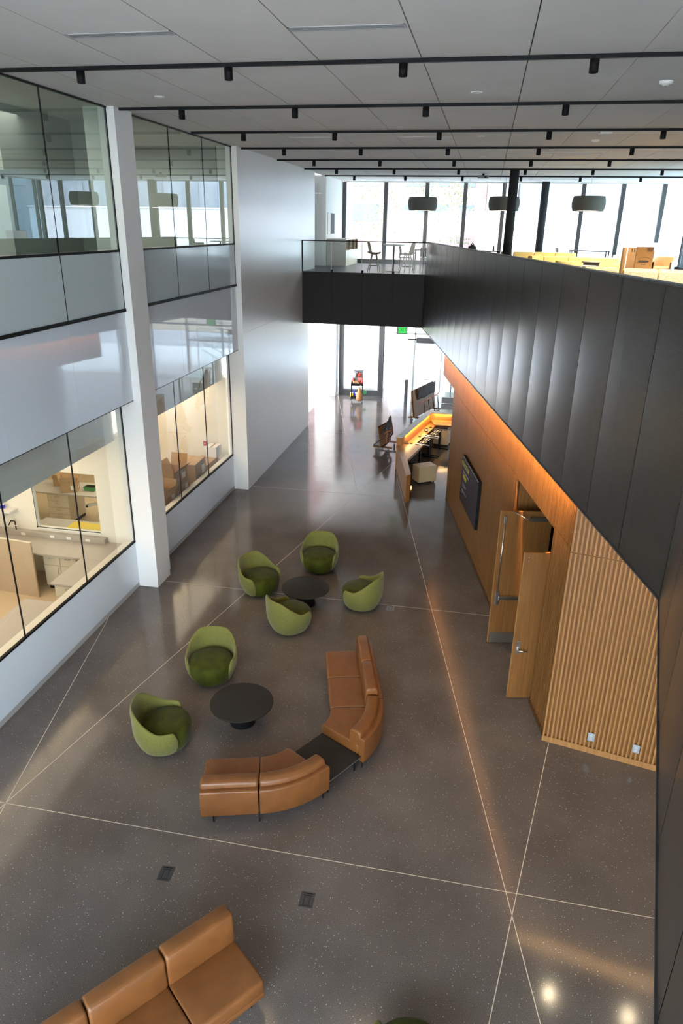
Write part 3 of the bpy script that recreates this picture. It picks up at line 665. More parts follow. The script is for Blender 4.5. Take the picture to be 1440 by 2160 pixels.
# ------------------------------------------------------------------ armchairs
def smooth(a, b, x):
    t = max(0., min(1., (x - a) / (b - a))); return t * t * (3 - 2 * t)
def chair_shell():
    mb = MB(); nu = 48; um = math.radians(128); rows = 14
    def top(u):
        d = abs(math.degrees(u)); q_ = max(0., min(1., (d - 31) / 58)); h = .775 - .29 * (.65 * q_ + .35 * q_ * q_ * (3 - 2 * q_))
        return h - .20 * smooth(118, 129, d) ** 1.6
    def rad(u, z, inner):
        k = .66 + .34 * math.sin(min(1, z / .42) * PI / 2) ** .75
        r = .446 * k
        d = abs(math.degrees(u))
        sq = 1 + .035 * math.sin(2 * u) ** 2
        if z > .45: r *= 1 - .05 * smooth(.45, .8, z) * smooth(60, 20, d) * -1 if False else 1 + .02 * smooth(.45, .8, z)
        r *= sq
        return r - (.055 if inner else 0)
    P = []
    for i in range(nu + 1):
        u = -um + 2 * um * i / nu; T = top(u); col = []
        zb = .045 + .06 * smooth(110, 129, abs(math.degrees(u)))
        for r in range(rows + 1):
            z = zb + (T - zb) * (r / rows); q = rad(u, z, False); 
            if r == rows: q -= .012; z -= .0
            col.append((q * math.sin(u), q * math.cos(u), z))
        zz = T + .012; q = (rad(u, T, False) + rad(u, T, True)) / 2; col.append((q * math.sin(u), q * math.cos(u), zz))
        for r in range(rows, -1, -1):
            z = zb + (T - zb) * (r / rows); q = rad(u, z, True)
            if r == rows: q += .012
            col.append((q * math.sin(u), q * math.cos(u), z))
        P.append(col)
    mb.grid(P)
    for e in (0, nu):
        c = P[e]; n = len(c); h = n // 2
        for k in range(h): mb.add([c[k], c[k + 1], c[n - 2 - k], c[n - 1 - k]], [(0, 1, 2, 3)], True)
    return mb
ch = thing('swivel_armchair', '', 'armchair', (0, 0, 0), 0, 'green swivel tub armchairs')
o = chair_shell().build('shell', 'fabric', ch)
md = o.modifiers.new('s', 'SUBSURF'); md.levels = 1; md.render_levels = 1
sm = MB(); nu = 44; P = []
for i in range(nu):
    u = 2 * PI * i / nu; col = []
    for r_, z in ((.80, .05), (.93, .12), (.985, .22), (1.0, .32), (.985, .38), (.94, .415), (.84, .44), (.6, .457), (.3, .465), (.02, .467)):
        ex = .384 * r_; fy = .380 * r_
        f = max(0, -math.cos(u)); X = ex * math.sin(u) * (1 + .06 * f); Y = fy * math.cos(u) - .045 * (1 if r_ > .3 else r_ / .3)
        col.append((X, Y, z))
    P.append(col)
sm.grid(P, True, True); sm.build('seat', 'velvet', ch)
MB().lathe([(0, 0), (.27, 0), (.27, .05), (.0, .05)], 32).build('swivel_base', 'black', ch)
chairs = [(-3.19, 14.26, 4, 'green swivel armchair at the far side of the small black table, facing the camera'),
          (-4.21, 12.92, 58, 'green swivel armchair left of the farther black table, turned towards it'),
          (-1.96, 12.80, -105, 'green swivel armchair right of the farther black table, seen from its side'),
          (-3.19, 11.60, 140, 'green swivel armchair with its back to the camera, near side of the farther table'),
          (-4.10, 9.73, 12, 'green swivel armchair behind the nearer black table, facing the camera'),
          (-4.20, 7.96, 107, 'green swivel armchair at far left of the nearer black table, turned right'),
          (-.04, 4.04, 170, 'green swivel armchair by itself in front of the tan foreground sofa, nearest the camera')]
for i, (x, y, a, lb) in enumerate(chairs):
    if i == 0: ch.location = (x, y, 0); ch.rotation_euler = (0, 0, math.radians(a)); ch['label'] = lb
    else: dup(ch, (x, y, 0), math.radians(a), lb)
# coffee tables
def ctable(x, y, lb, r=.50):
    t = thing('coffee_table', lb, 'coffee table', (x, y, 0), 0, 'round black coffee tables')
    MB().lathe([(0, .365), (r - .02, .365), (r, .372), (r, .386), (r - .008, .392), (0, .392)], 64).build('tabletop', 'tabletop', t)
    MB().lathe([(0, 0), (.20, 0), (.205, .012), (.165, .20), (.15, .30), (.155, .365), (0, .365)], 40).build('pedestal', 'black', t)
ctable(-3.12, 12.62, 'round black coffee table between the four farther armchairs'); ctable(-3.20, 8.70, 'round black coffee table nearer the camera, beside the tan sofa')

# ------------------------------------------------------------------ sofas
def rrect(d0, d1, z0, z1, r, n=4):
    pts = []
    for cx, cz, a0 in ((d1 - r, z0 + r, -90), (d1 - r, z1 - r, 0), (d0 + r, z1 - r, 90), (d0 + r, z0 + r, 180)):
        for k in range(n + 1):
            a = math.radians(a0 + 90 * k / n); pts.append((cx + r * math.cos(a), cz + r * math.sin(a)))
    return pts
def sweep(sec, frames, endr=.025, crown=0.):
    """frames: (origin, along, depth); sec points (depth, height)"""
    mb = MB(); rings = []
    cd = sum(p[0] for p in sec) / len(sec); cz = sum(p[1] for p in sec) / len(sec)
    def ring(fr, inset, shift):
        o, a, d = fr; out = []
        for q, z in sec:
            dq = q - cd; dz = z - cz
            k = 1 - inset / max(.03, math.hypot(dq, dz))
            pt = o + d * (cd + dq * k) + a * shift; out.append((pt.x, pt.y, cz + dz * k))
        return out
    n = len(frames)
    for i, fr in enumerate(frames):
        if i == 0:
            for k in range(4): t = k / 3 * PI / 2; rings.append(ring(fr, endr * (1 - math.sin(t)), endr * (1 - math.cos(t))))
        elif i == n - 1:
            for k in range(4): t = k / 3 * PI / 2; rings.append(ring(fr, endr * (1 - math.cos(t)), -endr * (1 - math.sin(t))))
        else: rings.append(ring(fr, 0, 0))
    mb.grid([r + [r[0]] for r in rings], True)
    mb.add(rings[0], [list(range(len(sec)))[::-1]]); mb.add(rings[-1], [list(range(len(sec)))])
    return mb
def straight(o, a, d, L, gap=.006):
    return [(o + a * (gap + (L - 2 * gap) * k / 4), a, d) for k in range(5)]
def curve(c, ang0, ang1, gap=.01):
    out = []; s_ = 1 if ang1 > ang0 else -1
    for k in range(13):
        t = ang0 + (ang1 - ang0) * k / 12
        if k == 0: t += s_ * gap
        if k == 12: t -= s_ * gap
        d = Vector((math.cos(t), math.sin(t), 0)); a = Vector((-d.y, d.x, 0)) * s_
        out.append((c + d * RI, a, d))
    return out
RI = .555; DEP = .82
def sofa_unit(t, fr, top=.64):
    sweep(rrect(.0, .72, .225, .41, .045), fr, .03).build('seat_cushion', 'leather', t)
    sec = [(.57, .38), (.715, .38), (.755, .46), (.75, top - .037), (.733, top - .012), (.71, top), (.60, top), (.572, top - .012), (.556, top - .037), (.54, .43)]
    sweep(sec, fr, .03).build('back_cushion', 'leather', t)
def sofa_base(t, fr):
    sweep(rrect(.012, .70, .150, .222, .012, 2), fr, .008).build('base_rail', 'leather', t)
    sweep(rrect(.725, .83, .150, .555, .022, 3), fr, .012).build('back_shell', 'leather', t)
def leg(t, p): MB().tube((p.x, p.y, 0), (p.x, p.y, .15), .011, 8).build('leg', 'black', t)
def vec(x, y): return Vector((x, y, 0))
def rot(deg): return Vector((math.cos(math.radians(deg)), math.sin(math.radians(deg)), 0))
# sofa A (right)
dA = rot(15.2); aA = Vector((dA.y, -dA.x, 0)); PA = vec(-1.795, 8.83); oA = PA - aA * 1.57
tA = thing('sectional_sofa', 'tan leather sectional sofa curving at its near end, right of the black link table', 'sofa', (0, 0, 0))
for k in range(2): sofa_unit(tA, straight(oA + aA * .785 * k, aA, dA, .785), .73)
sofa_base(tA, straight(oA, aA, dA, 1.57)); CA = PA - dA * RI; fc = curve(CA, math.radians(15.2), math.radians(-29.8)); sofa_unit(tA, fc); sofa_base(tA, fc)
eA = rot(-29.8)
for p in (oA + dA * .1 + aA * .1, oA + dA * .74 + aA * .1, PA + dA * .1 - aA * .05, PA + dA * .76 - aA * .05, CA + rot(-27) * (RI + .76), CA + rot(-26) * (RI + .1)): leg(tA, p)
# sofa B (lower left)
dB = rot(-74.3); aB = Vector((-dB.y, dB.x, 0)); oB = vec(-3.285, 7.36)
tB = thing('sectional_sofa', 'tan leather sectional sofa with its back to the camera, left of the black link table', 'sofa', (0, 0, 0))
fs = straight(oB, aB, dB, .77); sofa_unit(tB, fs); sofa_base(tB, fs); PB = oB + aB * .77; CB = PB - dB * RI; fc = curve(CB, math.radians(-74.3), math.radians(-29.8)); sofa_unit(tB, fc); sofa_base(tB, fc)
for p in (oB + dB * .1 + aB * .1, oB + dB * .76 + aB * .16, PB + dB * .1, PB + dB * .79, CB + rot(-33) * (RI + .76), CB + rot(-35) * (RI + .1)): leg(tB, p)
# link table
q = [CA + eA * (RI + .02) , CA + eA * (RI + .80), CB + eA * (RI + .80), CB + eA * (RI + .02)]
t = thing('link_table', 'low black rectangular table joining the two curved tan sofas', 'table', (q[0].x, q[0].y, 0))
pl = [(v.x - q[0].x, v.y - q[0].y) for v in q]; cx_ = sum(p[0] for p in pl) / 4; cy_ = sum(p[1] for p in pl) / 4
MB().prism([(cx_ + (x - cx_) * .97, cy_ + (y - cy_) * .99) for x, y in pl], .245, .262).build('tabletop', 'tabletop', t)
MB().prism([(cx_ + (x - cx_) * .98, cy_ + (y - cy_) * 1.0) for x, y in pl], .240, .246).build('edge_trim', 'grey', t)
for x, y in pl:
    xx, yy = cx_ + (x - cx_) * .8, cy_ + (y - cy_) * .85; MB().tube((xx, yy, 0), (xx, yy, .24), .012, 8).build('leg', 'black', t)
# sofa C (foreground)
aC = -Vector((.628, .778, 0)); dC = Vector((-.778, .628, 0)); oC = vec(-1.545, 4.50)
tC = thing('sectional_sofa', 'tan leather sofa of three seats in the lower left foreground', 'sofa', (0, 0, 0))
for k in range(4): sofa_unit(tC, straight(oC + aC * .77 * k, aC, dC, .77), .80)
sofa_base(tC, straight(oC, aC, dC, 1.54)); sofa_base(tC, straight(oC + aC * 1.54, aC, dC, 1.54))
for p in (oC + dC * .1 + aC * .12, oC + dC * .74 + aC * .12, oC + aC * 1.5 + dC * .1, oC + aC * 1.5 + dC * .74, oC + aC * 3 + dC * .1, oC + aC * 3 + dC * .74): leg(tC, p)
# floor boxes
for x, y, a, lb in ((-3.21, 5.78, .05, 'black square floor outlet cover left of the foreground pair'), (-1.43, 5.78, .02, 'black square floor outlet cover right of the foreground pair'), (-1.34, 12.82, 0, 'dark square floor outlet cover by the right green armchair')):
    t = thing('floor_box', lb, 'floor outlet', (x, y, 0), a, 'square floor outlet covers')
    Bx('cover_plate', 'dark' if y < 10 else 'grey', -.085, .085, -.105, .105, 0, .004, t, .002)
    b = MB(); b.box(-.05, .05, .055, .062, .004, .005); b.box(-.035, -.03, -.07, .05, .004, .005); b.box(.03, .035, -.07, .05, .004, .005); b.box(-.06, .06, -.08, -.075, .004, .005); b.box(-.06, .06, .08, .088, .004, .006)
    b.build('lid_groove', 'black', t)

#PART2
# ------------------------------------------------------------------ reception desk
t = thing('reception_desk', 'angular oak reception desk with white tops in front of the entrance', 'reception desk', (0, 0, 0))
def off(p, q, w):
    a = Vector((p[0], p[1], 0)); b = Vector((q[0], q[1], 0)); d = (b - a).normalized(); n = Vector((d.y, -d.x, 0)) * w
    return [(a.x, a.y), (b.x, b.y), (b.x + n.x, b.y + n.y), (a.x + n.x, a.y + n.y)]
MB().prism([(-1.70, 18.95), (-2.36, 22.1), (-2.26, 22.12), (-1.60, 19.12)], 0, .80).build('front_panel', 'oakl', t)
MB().prism([(-2.37, 22.14), (-1.51, 22.1), (-1.84, 20.45), (-1.60, 19.14), (-1.71, 18.94)], .80, .815).build('low_top', 'oakh', t)
MB().prism([(-2.30, 22.1), (-1.56, 22.05), (-1.86, 20.5), (-1.92, 20.4)], .70, .80).build('low_apron', 'oakl', t)
W = [(-2.36, 21.92), (-1.62, 25.72), (-.70, 25.62)]
MB().prism([(-2.36, 21.92), (-1.63, 25.68), (-1.49, 25.48), (-2.18, 21.93)], 0, 1.08).build('tall_panel', 'oakl', t)
MB().prism([(-1.63, 25.68), (-.70, 25.58), (-.70, 25.42), (-1.49, 25.48)], 0, 1.08).build('return_panel', 'oakl', t)
MB().prism([(-2.38, 21.90), (-1.65, 25.72), (-.69, 25.60), (-.69, 25.42), (-1.49, 25.46), (-2.16, 21.91)], 1.08, 1.10).build('transaction_top', 'offw', t)
MB().prism([(-2.17, 22.1), (-1.50, 25.4), (-1.20, 25.4), (-1.86, 22.1)], .70, .73).build('work_ledge', 'oakh', t)
MB().prism([(-1.50, 25.44), (-.70, 25.44), (-.66, 24.75), (-1.32, 24.78)], .80, .83).build('corner_top', 'oakh', t)
for k, (x, y) in enumerate(((-1.93, 22.5), (-1.72, 23.4), (-1.45, 24.7))): MB().lathe([(0, .73), (.05, .73), (.05, .742), (0, .742)], 16, (x, y, 0)).build('grommet', 'black', t)
t = thing('card_reader', 'small black and white device on the reception work ledge', 'device', (-1.56, 24.15, .73), .2); Bx('body', 'black', -.06, .06, -.05, .05, 0, .1, t, .01); Bx('screen', 'paper', -.045, .045, -.052, -.05, .03, .09, t)
t = thing('dark_folder', 'dark folded papers at the near end of the reception ledge', 'folder', (-2.02, 22.25, .73), .3); Bx('cover', 'dark', -.12, .12, -.1, .1, 0, .03, t); Bx('flap', 'black', -.11, .02, -.1, .1, .03, .10, t)
def pedestal(lb, x, y, rz, w, d, h, front=None):
    t = thing('mobile_pedestal', lb, 'drawer pedestal', (x, y, 0), rz, 'cream mobile pedestals')
    Bx('body', 'pedc', -w / 2, w / 2, -d / 2, d / 2, .06, h, t, .004); Bx('plinth', 'black', -w / 2 + .02, w / 2 - .02, -d / 2 + .02, d / 2 - .02, .045, .06, t)
    for sx_ in (-1, 1):
        for sy_ in (-1, 1): MB().tube((sx_ * (w / 2 - .05) - .012, sy_ * (d / 2 - .05), .022), (sx_ * (w / 2 - .05) + .012, sy_ * (d / 2 - .05), .022), .022, 10).build('caster', 'black', t)
    for k in range(3):
        dr = Bx('drawer', 'pedc', w / 2, w / 2 + .012, -d / 2 + .005, d / 2 - .005, .07 + (h - .08) * k / 3, .06 + (h - .08) * (k + 1) / 3, t, .003)
        Bx('finger_pull', 'black', w / 2 + .012, w / 2 + .014, -.08, .08, .045 + (h - .08) * (k + 1) / 3, .055 + (h - .08) * (k + 1) / 3, dr)
    return t
pedestal('cream mobile pedestal alone on the floor at the near end of the desk', -1.33, 20.90, .63, .62, .40, .56)
p2 = pedestal('cream mobile pedestal tucked under the far corner of the desk', -1.05, 25.12, -.12, .55, .42, .60); Bx('seat_pad', 'counter', -.24, .24, -.17, .17, .60, .64, p2, .015); Bx('lid_slot', 'black', -.2, .2, -.15, -.11, .64, .645, p2)
def deskframe(lb, a, b):
    a = vec(*a); b = vec(*b); c = (a + b) / 2; d = (b - a); L = d.length; rz = math.atan2(d.y, d.x)
    t = thing('desk_frame', lb, 'desk frame', (c.x, c.y, 0), rz, 'black sit-stand desk frames without tops')
    for sx_ in (-1, 1):
        x = sx_ * L / 2
        Bx('foot', 'black', x - .035, x + .035, -.36, .36, 0, .03, t, .006)
        Bx('lift_column', 'black', x - .04, x + .04, -.03, .03, .03, .68, t, .003)
        Bx('top_bracket', 'steel', x - .03, x + .03, -.30, .30, .69, .72, t, .003)
        Bx('motor_plate', 'offw', x - sx_ * .30 - .12, x - sx_ * .30 + .12, -.10, .10, .70, .715, t, .003)
    Bx('rail', 'black', -L / 2, L / 2, -.07, -.03, .68, .72, t); Bx('rail', 'black', -L / 2, L / 2, .03, .07, .68, .72, t)
    return t
deskframe('black desk frame without a top, nearer the low end of the reception desk', (-1.62, 22.55), (-1.40, 23.47)); deskframe('black desk frame without a top, deeper behind the reception desk', (-1.36, 23.68), (-1.10, 24.60))
# ------------------------------------------------------------------ dollies with slatted panels and blankets
def slat_panel(par, mat, L, H, m='oak'):
    Bx('board', m, -L / 2, L / 2, 0, .02, 0, H, par, 0, mat)
    b = MB(); k = 0; n = int(H / .075)
    for k in range(n): b.box(-L / 2 - .012, L / 2, -.022, 0, .02 + k * .075, .055 + k * .075, mat)
    b.build('slat', 'oakh', par)
def casters(par, pts, r=.06):
    for x, y in pts:
        c = MB(); c.tube((x - .02, y, r), (x + .02, y, r), r, 14); o = c.build('caster', 'caster', par)
        MB().box(x - .03, x + .03, y - .03, y + .03, r * 1.7, r * 2 + .06).build('fork', 'steel', o)
t = thing('panel_dolly', 'orange panel dolly with a grey moving blanket left of the reception desk', 'panel cart', (-2.97, 24.1, 0), -.12, 'panel dollies')
casters(t, ((-.24, -.40), (.20, -.40), (.24, .34), (-.2, .34)))
b = MB(); b.box(-.34, .34, -.5, -.38, .17, .21); b.box(-.34, .34, .28, .40, .17, .21); b.box(-.05, .05, -.5, .4, .17, .21); b.build('deck', 'oak', t)
mt = Matrix.Translation((.0, -.06, .21)) @ Matrix.Rotation(math.radians(80), 4, 'Z') @ Matrix.Rotation(math.radians(-9), 4, 'X')
slat_panel(t, mt, .85, .72)
mb = MB(); P = []
for i in range(13):
    f = i / 12; row = []
    for j in range(15):
        g = j / 14; y = -.34 + .68 * f
        x = .02 + .30 * (1 - abs(2 * g - 1)) * .2 + (g - .5) * .30; z = .45 + (.62 + .14 * f) * (1 - abs(2 * g - 1)) ** .8 + .02 * math.sin(9 * f + 5 * g)
        row.append((x + .012 * math.sin(13 * f + 7 * g), y, z))
    P.append(row)
mb.grid(P); o = mb.build('blanket', 'blanket', t); md = o.modifiers.new('t', 'SOLIDIFY'); md.thickness = .015
P = [[(-.36 + .26 * g, -.42 + .5 * f, .22 + .28 * g ** 1.4 + .015 * math.sin(8 * f)) for g in [k / 8 for k in range(9)]] for f in [k / 8 for k in range(9)]]
mb = MB(); mb.grid(P); o = mb.build('blanket', 'blanket', t); md = o.modifiers.new('t', 'SOLIDIFY'); md.thickness = .02
for pts in (((.10, -.36, .30), (.12, -.37, .74), (.24, -.2, .76)), ((.11, .2, .25), (.16, .1, .78), (.02, -.36, .64)), ((.22, -.36, .62), (.2, -.05, .60), (.1, .3, .7))): MB().path([*pts], .014, 6).build('strap', 'orange', t)
t = thing('panel_dolly', 'large slatted oak panel dolly with grey blanket and orange straps behind the desk', 'panel cart', (-1.95, 29.0, 0), .30 + PI / 2 - .6 + .38, 'panel dollies')
t.rotation_euler = (0, 0, math.atan2(2.13, .66))
casters(t, ((-.9, -.25), (.9, -.25), (.9, .25), (-.9, .25)))
b = MB(); b.box(-1.1, 1.1, -.32, -.22, .17, .21); b.box(-1.1, 1.1, .22, .32, .17, .21); b.box(-1, -.9, -.3, .3, .17, .21); b.box(.9, 1, -.3, .3, .17, .21); b.build('deck', 'oak', t)
mt = Matrix.Translation((0, .03, .21)) @ Matrix.Rotation(PI, 4, 'Z') @ Matrix.Rotation(math.radians(8), 4, 'X')
slat_panel(t, mt, 2.25, 1.12)
mt = Matrix.Translation((.05, .12, .21)) @ Matrix.Rotation(PI, 4, 'Z') @ Matrix.Rotation(math.radians(8), 4, 'X')
slat_panel(t, mt, 2.25, 1.08)
P = []
for i in range(21):
    f = i / 20; row = []
    for j in range(17):
        g = j / 16; a = (g - .5) * 2
        row.append((-.75 + 1.85 * f, (.0 + .17 * (.55 * abs(a) ** 1.5)) + .09 * a + .06 + .008 * math.sin(14 * f), 1.35 - .48 * abs(a) ** 1.5 + .02 * math.sin(11 * f + 4 * g)))
    P.append(row)
mb = MB(); mb.grid(P); o = mb.build('blanket', 'blanket', t); md = o.modifiers.new('t', 'SOLIDIFY'); md.thickness = .02
MB().path([(-1.1, -.14, .86), (-.7, -.17, .82), (0, -.17, .86), (.7, -.17, .84), (1.1, -.14, .88)], .016, 6).build('strap', 'orange', t)
for x in (-.75, -.25, .25, .75): MB().path([(x, -.30, .2), (x + .02, -.17, .84)], .014, 6).build('strap', 'black', t)
# ------------------------------------------------------------------ janitor cart
t = thing('utility_cart', 'black three shelf cleaning cart loaded with supplies by the entrance glass', 'cart', (-5.26, 31.15, 0), .15)
for z in (.20, .78): 
    o = Bx('shelf', 'black', -.27, .27, -.40, .42, z, z + .05, t, .01)
    b = MB(); b.box(-.27, .27, -.40, -.38, z, z + .11); b.box(-.27, .27, .40, .42, z, z + .11); b.box(-.27, -.25, -.4, .42, z, z + .11); b.box(.25, .27, -.4, .42, z, z + .11); b.build('rim', 'black', o)
for x in (-.25, .25):
    for y in (-.37, .39): MB().tube((x, y, .1), (x, y, .85), .018, 8).build('post', 'black', t)
casters(t, ((-.23, -.35), (.23, -.35), (.23, .37), (-.23, .37)), .05)
MB().path([(-.25, .4, .85), (-.25, .55, 1.0), (.25, .55, 1.0), (.25, .4, .85)], .015).build('handle', 'black', t)
cc = Vector((-5.26, 31.15, 0))
def item(name, lb, cat, x, y, z, parts, rz=0):
    t = thing(name, lb, cat, (cc.x + x, cc.y + y, z), rz)
    for nm_, m, mb in parts: mb.build(nm_, m, t)
    return t
item('grey_bin', 'large dark grey bin standing at the back of the cleaning cart', 'bin', .02, .18, .832, (('bin', 'grey', MB().box(-.21, .21, -.16, .16, 0, .52)), ('rim', 'dark', MB().box(-.22, .22, -.17, .17, .50, .53))))
item('dustpan_tray', 'light grey tilted tray in front of the grey bin on the cleaning cart', 'tray', -.09, -.10, 1.10, (('tray', 'lgrey', MB().lathe([(0, .0), (.10, 0), (.15, .24), (.14, .24), (.095, .01), (0, .01)], 4)), ('handle', 'offw', MB().tube((-.16, .0, .25), (.16, .05, .30), .012))), .4)
item('red_bag', 'red printed bag at the right of the cleaning cart top', 'bag', .18, -.16, .832, (('bag', 'red', MB().box(-.10, .10, -.05, .05, 0, .28)), ('print', 'ink', MB().box(-.02, .04, -.052, -.05, .08, .18))), -.2)
item('red_cloth', 'bright red cloth hanging over the grey bin of the cleaning cart', 'cloth', .10, -.03, 1.14, (('cloth', 'red', MB().lathe([(0, .16), (.06, .15), (.10, .08), (.07, .0), (0, .0)], 12)), ('fold', 'red', MB().tube((-.05, -.05, .06), (.05, -.06, .12), .03))))
item('red_bottle', 'red spray bottle at the left of the cleaning cart top', 'bottle', -.17, -.05, .832, (('bottle', 'red', MB().lathe([(0, 0), (.05, 0), (.05, .18), (.02, .24), (0, .24)], 14)), ('trigger', 'grey', MB().box(-.05, .02, -.012, .012, .24, .28))))
item('brown_carton', 'small brown carton on the front of the cleaning cart top', 'box', -.02, -.27, .832, (('carton', 'card', MB().box(-.11, .09, -.07, .07, 0, .13)), ('flap', 'cardd', MB().prism([(-.11, -.07), (.02, -.10), (.02, .05), (-.11, .07)], .13, .14))), .3)
item('yellow_sponge_pack', 'yellow sponge pack at the front edge of the cleaning cart top', 'sponge', .10, -.33, .832, (('sponge', 'ypl', MB().box(-.05, .05, -.035, .035, 0, .08)), ('band', 'offw', MB().box(-.02, .02, -.037, .037, 0, .082))))
item('blue_spray_bottle', 'blue spray bottle standing on the lower shelf of the cleaning cart', 'bottle', -.08, -.30, .252, (('bottle', 'blue', MB().lathe([(0, 0), (.05, 0), (.055, .16), (.018, .26), (0, .26)], 14)), ('spray_head', 'blue', MB().box(-.05, .03, -.014, .014, .26, .32))))
item('yellow_tub', 'yellow wipes tub on the lower shelf of the cleaning cart', 'tub', -.17, -.33, .252, (('tub', 'ypl', MB().lathe([(0, 0), (.075, 0), (.075, .18), (0, .18)], 18)), ('lid', 'offw', MB().lathe([(0, .18), (.078, .18), (.078, .21), (0, .21)], 18))))
item('white_rag', 'white rags heaped on the lower shelf of the cleaning cart', 'rag', .0, -.15, .252, (('rag', 'offw', MB().lathe([(0, .20), (.07, .17), (.13, .08), (.15, 0), (0, 0)], 14)), ('fold', 'offw', MB().tube((-.12, -.08, .1), (.1, -.1, .14), .04))))
item('brown_sack', 'brown sack hanging on the front corner of the cleaning cart', 'sack', .20, -.50, .14, (('sack', 'bag', MB().lathe([(0, .0), (.10, .0), (.15, .10), (.14, .28), (.07, .48), (.03, .58), (0, .60)], 18)), ('drawstring', 'bag', MB().tube((0, 0, .58), (.03, .03, .72), .012))))
item('green_hose_roll', 'green roll hanging at the right side of the cleaning cart', 'roll', .34, .08, .30, (('roll', 'greenp', MB().tube((0, -.06, .1), (0, .06, .1), .09, 16)), ('hook', 'black', MB().tube((-.08, 0, .2), (0, 0, .18), .012))))
# ------------------------------------------------------------------ entrance
pr = MB().box(-7.38, -6.40, 31.86, 32.42, .14, 4.3); pr.box(-7.37, -6.41, 31.872, 32.41, 0, .14)
struct(pr.build('wall_back', 'satin', None, .004), 'warm white square pier beside the entrance glass', 'pier')
g = thing('window_8', 'tall entrance window in a heavy dark frame behind the cleaning cart', 'window', (-6.36, 32.45, 0)); g['kind'] = 'structure'
W8 = 2.06
b = MB(); b.box(0, .22, -.05, .12, 0, 4.2); b.box(W8 - .20, W8, -.05, .12, 0, 4.2); b.box(.22, W8 - .2, -.05, .12, 0, .24); b.build('frame', 'dark', g)
Bx('glass_pane', 'clear', .22, W8 - .2, .02, .035, .24, 4.2, g)
g = thing('window_9', 'glass entrance screen with slim frames right of the dark framed window', 'window', (-4.3, 32.45, 0)); g['kind'] = 'structure'
for k, (a, c) in enumerate(((1.45, 3.2), (3.2, 5.0), (5.0, 6.8), (6.8, 8.6), (8.6, 12.8))):
    Bx('glass_pane', 'clear', a + .03, c - .03, 0, .012, .1, 4.2, g); Bx('mullion', 'lgrey', a - .03, a + .03, -.04, .06, 0, 4.2, g)
Bx('head_rail', 'lgrey', 0, 12.8, -.04, .06, 2.9, 2.98, g)
g = thing('door_3', 'dark edged glass entrance door leaf standing open', 'door', (-4.24, 32.05, 0), -1.35); g['kind'] = 'structure'
b = MB(); b.box(0, .08, -.03, .03, .02, 4.1); b.build('stile', 'dark', g); Bx('glass_pane', 'clear', .08, 1.0, -.006, .006, .05, 2.9, g)
t = thing('door_operator_post', 'dark slim post with a door push button beside the glass entrance', 'post', (-3.05, 31.4, 0)); Bx('post', 'dark', -.07, .07, -.07, .07, 0, 1.05, t, .004); Bx('push_plate', 'steel', .07, .08, -.05, .05, .8, .95, t)
t = thing('door_operator_post', 'pale slim post outside the glass entrance', 'post', (-2.95, 34.4, 0)); Bx('post', 'lgrey', -.09, .09, -.09, .09, 0, 1.1, t, .004); Bx('push_plate', 'steel', -.05, .05, -.10, -.09, .8, .95, t)
t = thing('glass_vestibule', 'frameless glass vestibule with low grey door rails at the entrance', 'vestibule', (-2.6, 32.0, 0))
for a in ((-.25, 0, -.25, 2.4), (1.0, 0, 1.0, 2.4)):
    Bx('glass_panel', 'clear', a[0] - .006, a[0] + .006, 0, 2.4, .1, 2.7, t); Bx('stile', 'lgrey', a[0] - .02, a[0] + .02, -.03, .03, 0, 2.7, t)
Bx('door_rail', 'grey', -.2, .55, -.03, .03, .02, .24, t); Bx('door_rail', 'grey', 1.15, 2.3, -.3, -.24, .02, .28, t)
MB().path([(-.15, -.05, 1.0), (.5, -.05, 1.0)], .014, 8).build('push_bar', 'steel', t); MB().path([(1.2, -.3, 1.05), (2.0, -.3, 1.0)], .014, 8).build('push_bar', 'steel', t)
Bx('glass_panel', 'clear', -.2, .55, -.01, .0, .24, 2.7, t); Bx('glass_panel', 'clear', 1.15, 2.3, -.28, -.27, .28, 2.7, t); Bx('door_header', 'dark', -.15, 1.0, -.16, .06, 2.62, 2.84, t, .01); Bx('sensor', 'black', -.55, -.15, -.06, -.02, 2.74, 2.78, t)
t = thing('exit_sign', 'green illuminated EXIT sign hanging under the bridge', 'exit sign', (-2.84, 26.6, 3.86))
Bx('housing', 'grey', -.19, .19, -.012, .02, -.14, .135, t, .01); Bx('face', 'exit', -.155, .155, -.016, -.012, -.11, .10, t); Bx('face', 'exit', -.155, .155, .02, .024, -.11, .10, t); Bx('canopy', 'dark', -.16, .16, -.05, .05, .135, .30, t)
def text(body, size, m, par, loc, rot_, name='lettering'):
    cu = bpy.data.curves.new(name, 'FONT'); cu.body = body; cu.size = size; cu.align_x = 'CENTER'; cu.align_y = 'CENTER'; cu.extrude = .001
    o = bpy.data.objects.new(name, cu); COL.objects.link(o); bpy.context.view_layer.update(); me = bpy.data.meshes.new_from_object(o.evaluated_get(bpy.context.evaluated_depsgraph_get()))
    bpy.data.objects.remove(o); o = bpy.data.objects.new(name, me); COL.objects.link(o); me.materials.clear(); me.materials.append(M[m]); o.parent = par; o.location = loc; o.rotation_euler = rot_; return o
text('EXIT', .17, 'exitd', t, (0, -.018, -.005), (PI / 2, 0, 0)); text('EXIT', .17, 'exitd', t, (0, .026, -.005), (PI / 2, 0, PI))
